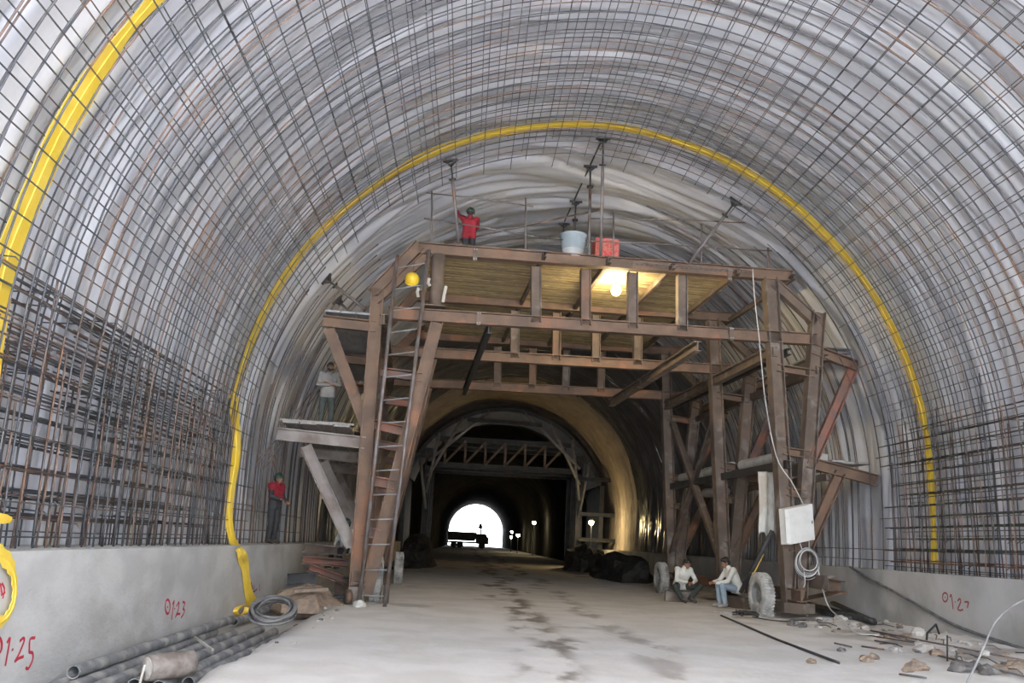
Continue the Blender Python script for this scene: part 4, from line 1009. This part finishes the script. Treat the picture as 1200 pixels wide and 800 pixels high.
bits = [(1075, 785, .17, ROCKB, 'flat brown clod on the pale floor'), (1064, 787, .09, ROCKB, 'small brown clod beside the flat brown clod'), (1127, 787, .19, ROCKD, 'dark grey lump left of the standing cable'), (1142, 784, .14, ROCKD, 'dark lump behind the standing cable foot'), (1158, 790, .16, ROCKD, 'black lump right of the standing cable foot'),
        (1172, 787, .13, ROCKB, 'brown lump among the corner bars'), (1190, 784, .15, ROCKB, 'brown lump at the right frame edge'), (1082, 764, .2, ROCK, 'biggest grey lump under the bent clamp'), (1098, 768, .13, ROCKB, 'orange-brown lump beside the biggest grey lump'), (1077, 744, .17, ROCKW, 'pale block at the wall foot'),
        (951, 777, .09, ROCKB, 'lone round stone on the pale road'), (986, 763, .08, ROCKD, 'small dark stone by the stub of bar'), (985, 727, .15, ROCKW, 'white lump beside the black pipes'), (970, 729, .12, ROCK, 'white crumpled lump below the black pipes'), (960, 727, .1, ROCKW, 'narrow pale lump at the right gantry foot'),
        (1000, 735, .16, ROCK, 'grey stone under the trailing cable'), (1015, 738, .13, ROCK, 'grey stone at the end of the black pipes'), (1045, 742, .1, ROCKD, 'dark wedge at the wall foot left of the pale block'), (1037, 742, .08, ROCKD, 'tiny dark wedge beside its twin at the wall foot'), (930, 733, .16, ROCKD, 'black lump under the right foot plate'),
        (941, 735, .12, ROCKD, 'second black lump under the right foot plate'), (1015, 775, .12, ROCKB, 'low brown heap on the road before the bars'), (1024, 772, .1, ROCKB, 'lower brown crumb beside the brown heap'), (1155, 768, .1, ROCKW, 'white scrap near the standing cable'), (1050, 764, .12, ROCK, 'grey crumb between the bars')]
for u, v, r, m, lab in bits: rock(lab, onfl(u, v, 0), r*.85, m, 'rubble along the right wall', 'rubble_lump', 'rubble')
for i in range(75):
    x = rn(7.3, 9.25); y = rn(9.2, 20); rock('small crumb of rubble scattered among the bars along the right wall', V((x, y, floor_z(x, y)-.005)), rn(.025, .075), R_.choice((ROCK, ROCKB, ROCKD, ROCK)), 'small crumbs along the right wall', 'rubble_crumb', 'rubble')
for i in range(16):
    x = rn(7.2, 9.0); y = rn(9.5, 18); a = rn(-.6, .6); l = rn(.25, .7); p = V((x, y, floor_z(x, y)+.015)); q = p+V((l*math.sin(a), l*math.cos(a), 0)); q.z = floor_z(q.x, q.y)+.03
    rods('thin wire offcut lying among the rubble along the right wall', [p, (p+q)/2+V((.03, 0, .03)), q], .009, RUSTY if i % 2 else DARKS, 'wire', 'wire_offcut', 'wire offcuts along the right wall')
for i in range(26):
    y = rn(8, 19); x = -2.62-.02*(y-8)+rn(-.5, .5); rock('small crumb lying along the broken left edge of the road', V((x, y, floor_z(x, y)-.005)), rn(.02, .055), R_.choice((ROCK, ROCKD, ROCK)), 'small crumbs along the left road edge', 'rubble_crumb', 'rubble')
# tangle of black cable on the floor
tg = onfl(873, 724, .03); rt = empty('cable_tangle', tg); tag(rt, 'tangle of black cable on the floor before the right front tyre', 'cable')
for i in range(4): MB().tube(cr([V((rn(-.3, .3), rn(-.3, .3), .02+rn(0, .12))) for k in range(7)], 5), .016, 6).build('loop', BLACK, rt, True)
MB().tube(cr([V((.1, -.2, .02)), V((.3, -.7, .01)), V((.6, -.9, .01)), V((.9, -.5, .01)), V((1.3, -.35, .01))], 5), .012, 6).build('lead', BLACK, rt, True)
lying('steel_channel', 'rusty steel channel stub sticking out behind the right front post', 'beam', gw(gl(940, 679, .3)), gw(gl(987, 688, .3)), .30, .24, 'C', BEAM)
lying('steel_plate', 'thin rusted plate sloping below the channel stub', 'plate', gw(gl(930, 705, -.1)), gw(gl(985, 693, .1)), .03, .5, 'box', BEAM)

# ------------------------------------------------------------------ far end
def trolley():
    YT = 57.0; root = empty('formwork_trolley', (CX, YT, 0)); tag(root, 'dark steel formwork trolley far down the tunnel', 'formwork trolley')
    mb = MB(); n = 30; R = 7.15; a0, a1 = .30, PI-.30; rows = []
    for rr, yy in ((R-.25, 0), (R-.25, 6), (R, 6), (R, 0)):
        rows += [(-rr*math.cos(a0+(a1-a0)*i/n), yy, CZ+rr*math.sin(a0+(a1-a0)*i/n)) for i in range(n+1)]
    k = n+1; fs = [(a*k+i, ((a+1) % 4)*k+i, ((a+1) % 4)*k+i+1, a*k+i+1) for a in range(4) for i in range(n)]
    mb.add(rows, fs).build('shutter_shell', DARKS, root)
    for s, nm in ((-1, 'side_shutter'), (1, 'side_shutter')): MB().beam((s*6.8, 3, .5), (s*6.9, 3, 5.6), .3, 6, 'box', (1, 0, 0)).build(nm, DARKS, root)
    for y in (.2, 3, 5.8):
        for s in (-1, 1): MB().beam((s*5.3, y, .1), (s*5.3, y, 7.6), .45, .4, 'I', (1, 0, 0)).build('post', DARKS, root)
        MB().beam((-5.4, y, 6.5), (5.4, y, 6.5), .35, .3, 'I').build('beam', DARKS if y else GALV, root); MB().beam((-4.6, y, 8.3), (4.6, y, 8.3), .35, .3, 'I').build('beam', DARKS, root)
    for i in range(6):
        x = -4.2+i*1.4; MB().beam((x, .1, 6.6), (x+1.4, .1, 8.2), .16, .12, 'box').build('truss_brace', BEAM2, root)
        MB().beam((x, .1, 6.6), (x, .1, 8.2), .16, .12, 'box').build('truss_post', BEAM2, root)
    for s in (-1, 1):
        for i in range(4):
            a = .55+i*.28; x, z = s*7.0*math.cos(a), CZ+7.0*math.sin(a)
            MB().tube([(s*5.3, .1, 3.4+i*1.1), (x, .1, z)], .11, 10).build('strut', GALV, root, True)
    for z, l in ((6.0, 2.2), (3.6, 2.4), (1.9, 2.6)): MB().beam((5.3, -.3, z), (5.3+l, -.3, z), .25, .3, 'I').build('walkway_bracket', DARKS, root)
    MB().beam((-5.3, -.3, 7.0), (-7.2, -.3, 7.0), .25, .3, 'I').build('walkway_bracket', DARKS, root)
    MB().beam((-2.8, -.2, 9.7), (2.5, -.2, 9.6), .3, .3, 'I').build('top_beam', DARKS, root)
trolley()
def lamp(label, p, r, e, post=True):
    root = empty('site_lamp', p); tag(root, label, 'lamp', 'site lamps down the tunnel')
    MB().ell((0, 0, 0), (r, r, r), 12, 8).build('bulb', BULB2, root, True)
    MB().lathe([(r*1.5, 0), (r*.6, r), (r*.3, r*1.2)], (0, .0, r*.5), n=12).build('reflector', DARKS, root, True)
    if post: MB().tube([(0, 0, -r), (0, .1, -p.z)], r*.2, 6).build('stand', DARKS, root)
    plight(p+V((0, -r*1.6, -r*.2)), e, (1, .76, .36), r)
lamp('bright lamp on a stand beside the right flank of the far formwork trolley', atY(693, 612, 54.5), .16, 260)
lamp('highest of the small lamps inside the far bore', atY(626, 612, 96), .2, 40)
lamp('lamp on the left of the lower cluster in the far bore', atY(599, 629, 125), .2, 25)
lamp('upper lamp of the cluster in the far bore', atY(600, 623, 135), .2, 25)
lamp('brightest lamp of the cluster in the far bore', atY(607, 627, 115), .24, 40)
def truck():
    Y = 160; s = Y/F; p = atY(551, 640, Y); root = empty('truck', (p.x, Y, 0), .12); tag(root, 'dark dump truck silhouetted against the far tunnel mouth', 'truck')
    def q(u, v): a = atY(u, v, Y); return a.x-p.x
    MB().box((-1.2, 0, 1.0), (6.2, 2.0, .35)).build('chassis', TRUCKM, root)
    mb = MB(); mb.extrude([(-4.2, 1.25), (-4.4, 2.9), (1.0, 2.9), (.7, 1.25)], (0, -1.2, 0), (0, 1.2, 0), (1, 0, 0), (0, 0, 1)); mb.build('tipper_body', TRUCKM, root)
    MB().extrude([(1.1, .8), (1.1, 2.7), (2.7, 2.75), (3.3, 1.9), (3.35, .8)], (0, -1.15, 0), (0, 1.15, 0), (1, 0, 0), (0, 0, 1)).build('cab', TRUCKM, root)
    for x in (-3.2, -2.0, 2.2):
        for y in (-1.0, 1.0): MB().lathe([(.3, -.15), (.52, -.15), (.52, .15), (.3, .15)], (x, y, .52), (0, 1, 0), 20).build('wheel', BLACK, root, True)
    MB().tube([(1.9, 0, 2.7), (1.9, 0, 3.9)], .14, 8).build('stack_pipe', TRUCKM, root); MB().extrude([(1.3, 3.7), (1.7, 4.9), (2.2, 4.1), (2.1, 3.6)], (0, -.2, 0), (0, .2, 0), (1, 0, 0), (0, 0, 1)).build('lifting_arm', TRUCKM, root)
truck()
def heap(label, pts, m):  # dark mounds added where the tunnel sides are only in shade
    c = V(pts[0]); mb = MB().ell((0, 0, 0), (1, 1, 1), 20, 12); sd = rn(0, 9)
    mb.v = [tuple(V((q[0]*pts[1][0], q[1]*pts[1][1], max(q[2], -.2)*pts[1][2]))*(1+.35*mnoise.noise(V(q)*2+V((sd, 0, 0))))) for q in mb.v]
    o = mb.build('shade_mound', m); o.location = c; tag(o, label, 'heap')
heap('nearer dark mound standing in for shade along the right wall beyond the gantry', ((7.4, 39, 0), (1.2, 4.5, 1.2)), SHADEH)
heap('farther dark mound standing in for shade along the right wall by the trolley', ((7.2, 50, 0), (1.3, 4.5, 1.5)), SHADEH)
heap('dark mound standing in for shade along the left wall beyond the gantry', ((-2.6, 46, 0), (1.0, 5.0, 1.6)), SHADEH)

# ------------------------------------------------------------------ light
w = bpy.data.worlds.new('daylight'); sc.world = w; w.use_nodes = True
bg = w.node_tree.nodes['Background']; bg.inputs['Color'].default_value = (.90, .95, 1.0, 1); bg.inputs['Strength'].default_value = 9.0
sun = bpy.data.lights.new('sun', 'SUN'); sun.energy = 75; sun.angle = .01; sun.color = (1, .98, .96)
so = bpy.data.objects.new('sun', sun); COL.objects.link(so); so.rotation_euler = (math.radians(28), 0, math.radians(-25))
def portal(y, ry):
    l = bpy.data.lights.new('sky_portal', 'AREA'); l.shape = 'RECTANGLE'; l.size = 16; l.size_y = 12.5; l.cycles.is_portal = True
    o = bpy.data.objects.new('sky_portal', l); COL.objects.link(o); o.location = (CX, y, 5.8); o.rotation_euler = (math.radians(ry), 0, 0)
portal(Y0-.05, 90); portal(215.5, -90)
vs = sc.view_settings; vs.view_transform = 'Standard'; vs.look = 'None'; vs.gamma = 1; vs.use_curve_mapping = False; vs.exposure = 0.15
sc.cycles.max_bounces = 8; sc.cycles.diffuse_bounces = 5; sc.cycles.glossy_bounces = 3; sc.cycles.sample_clamp_indirect = 6
sc.cycles.use_denoising = True
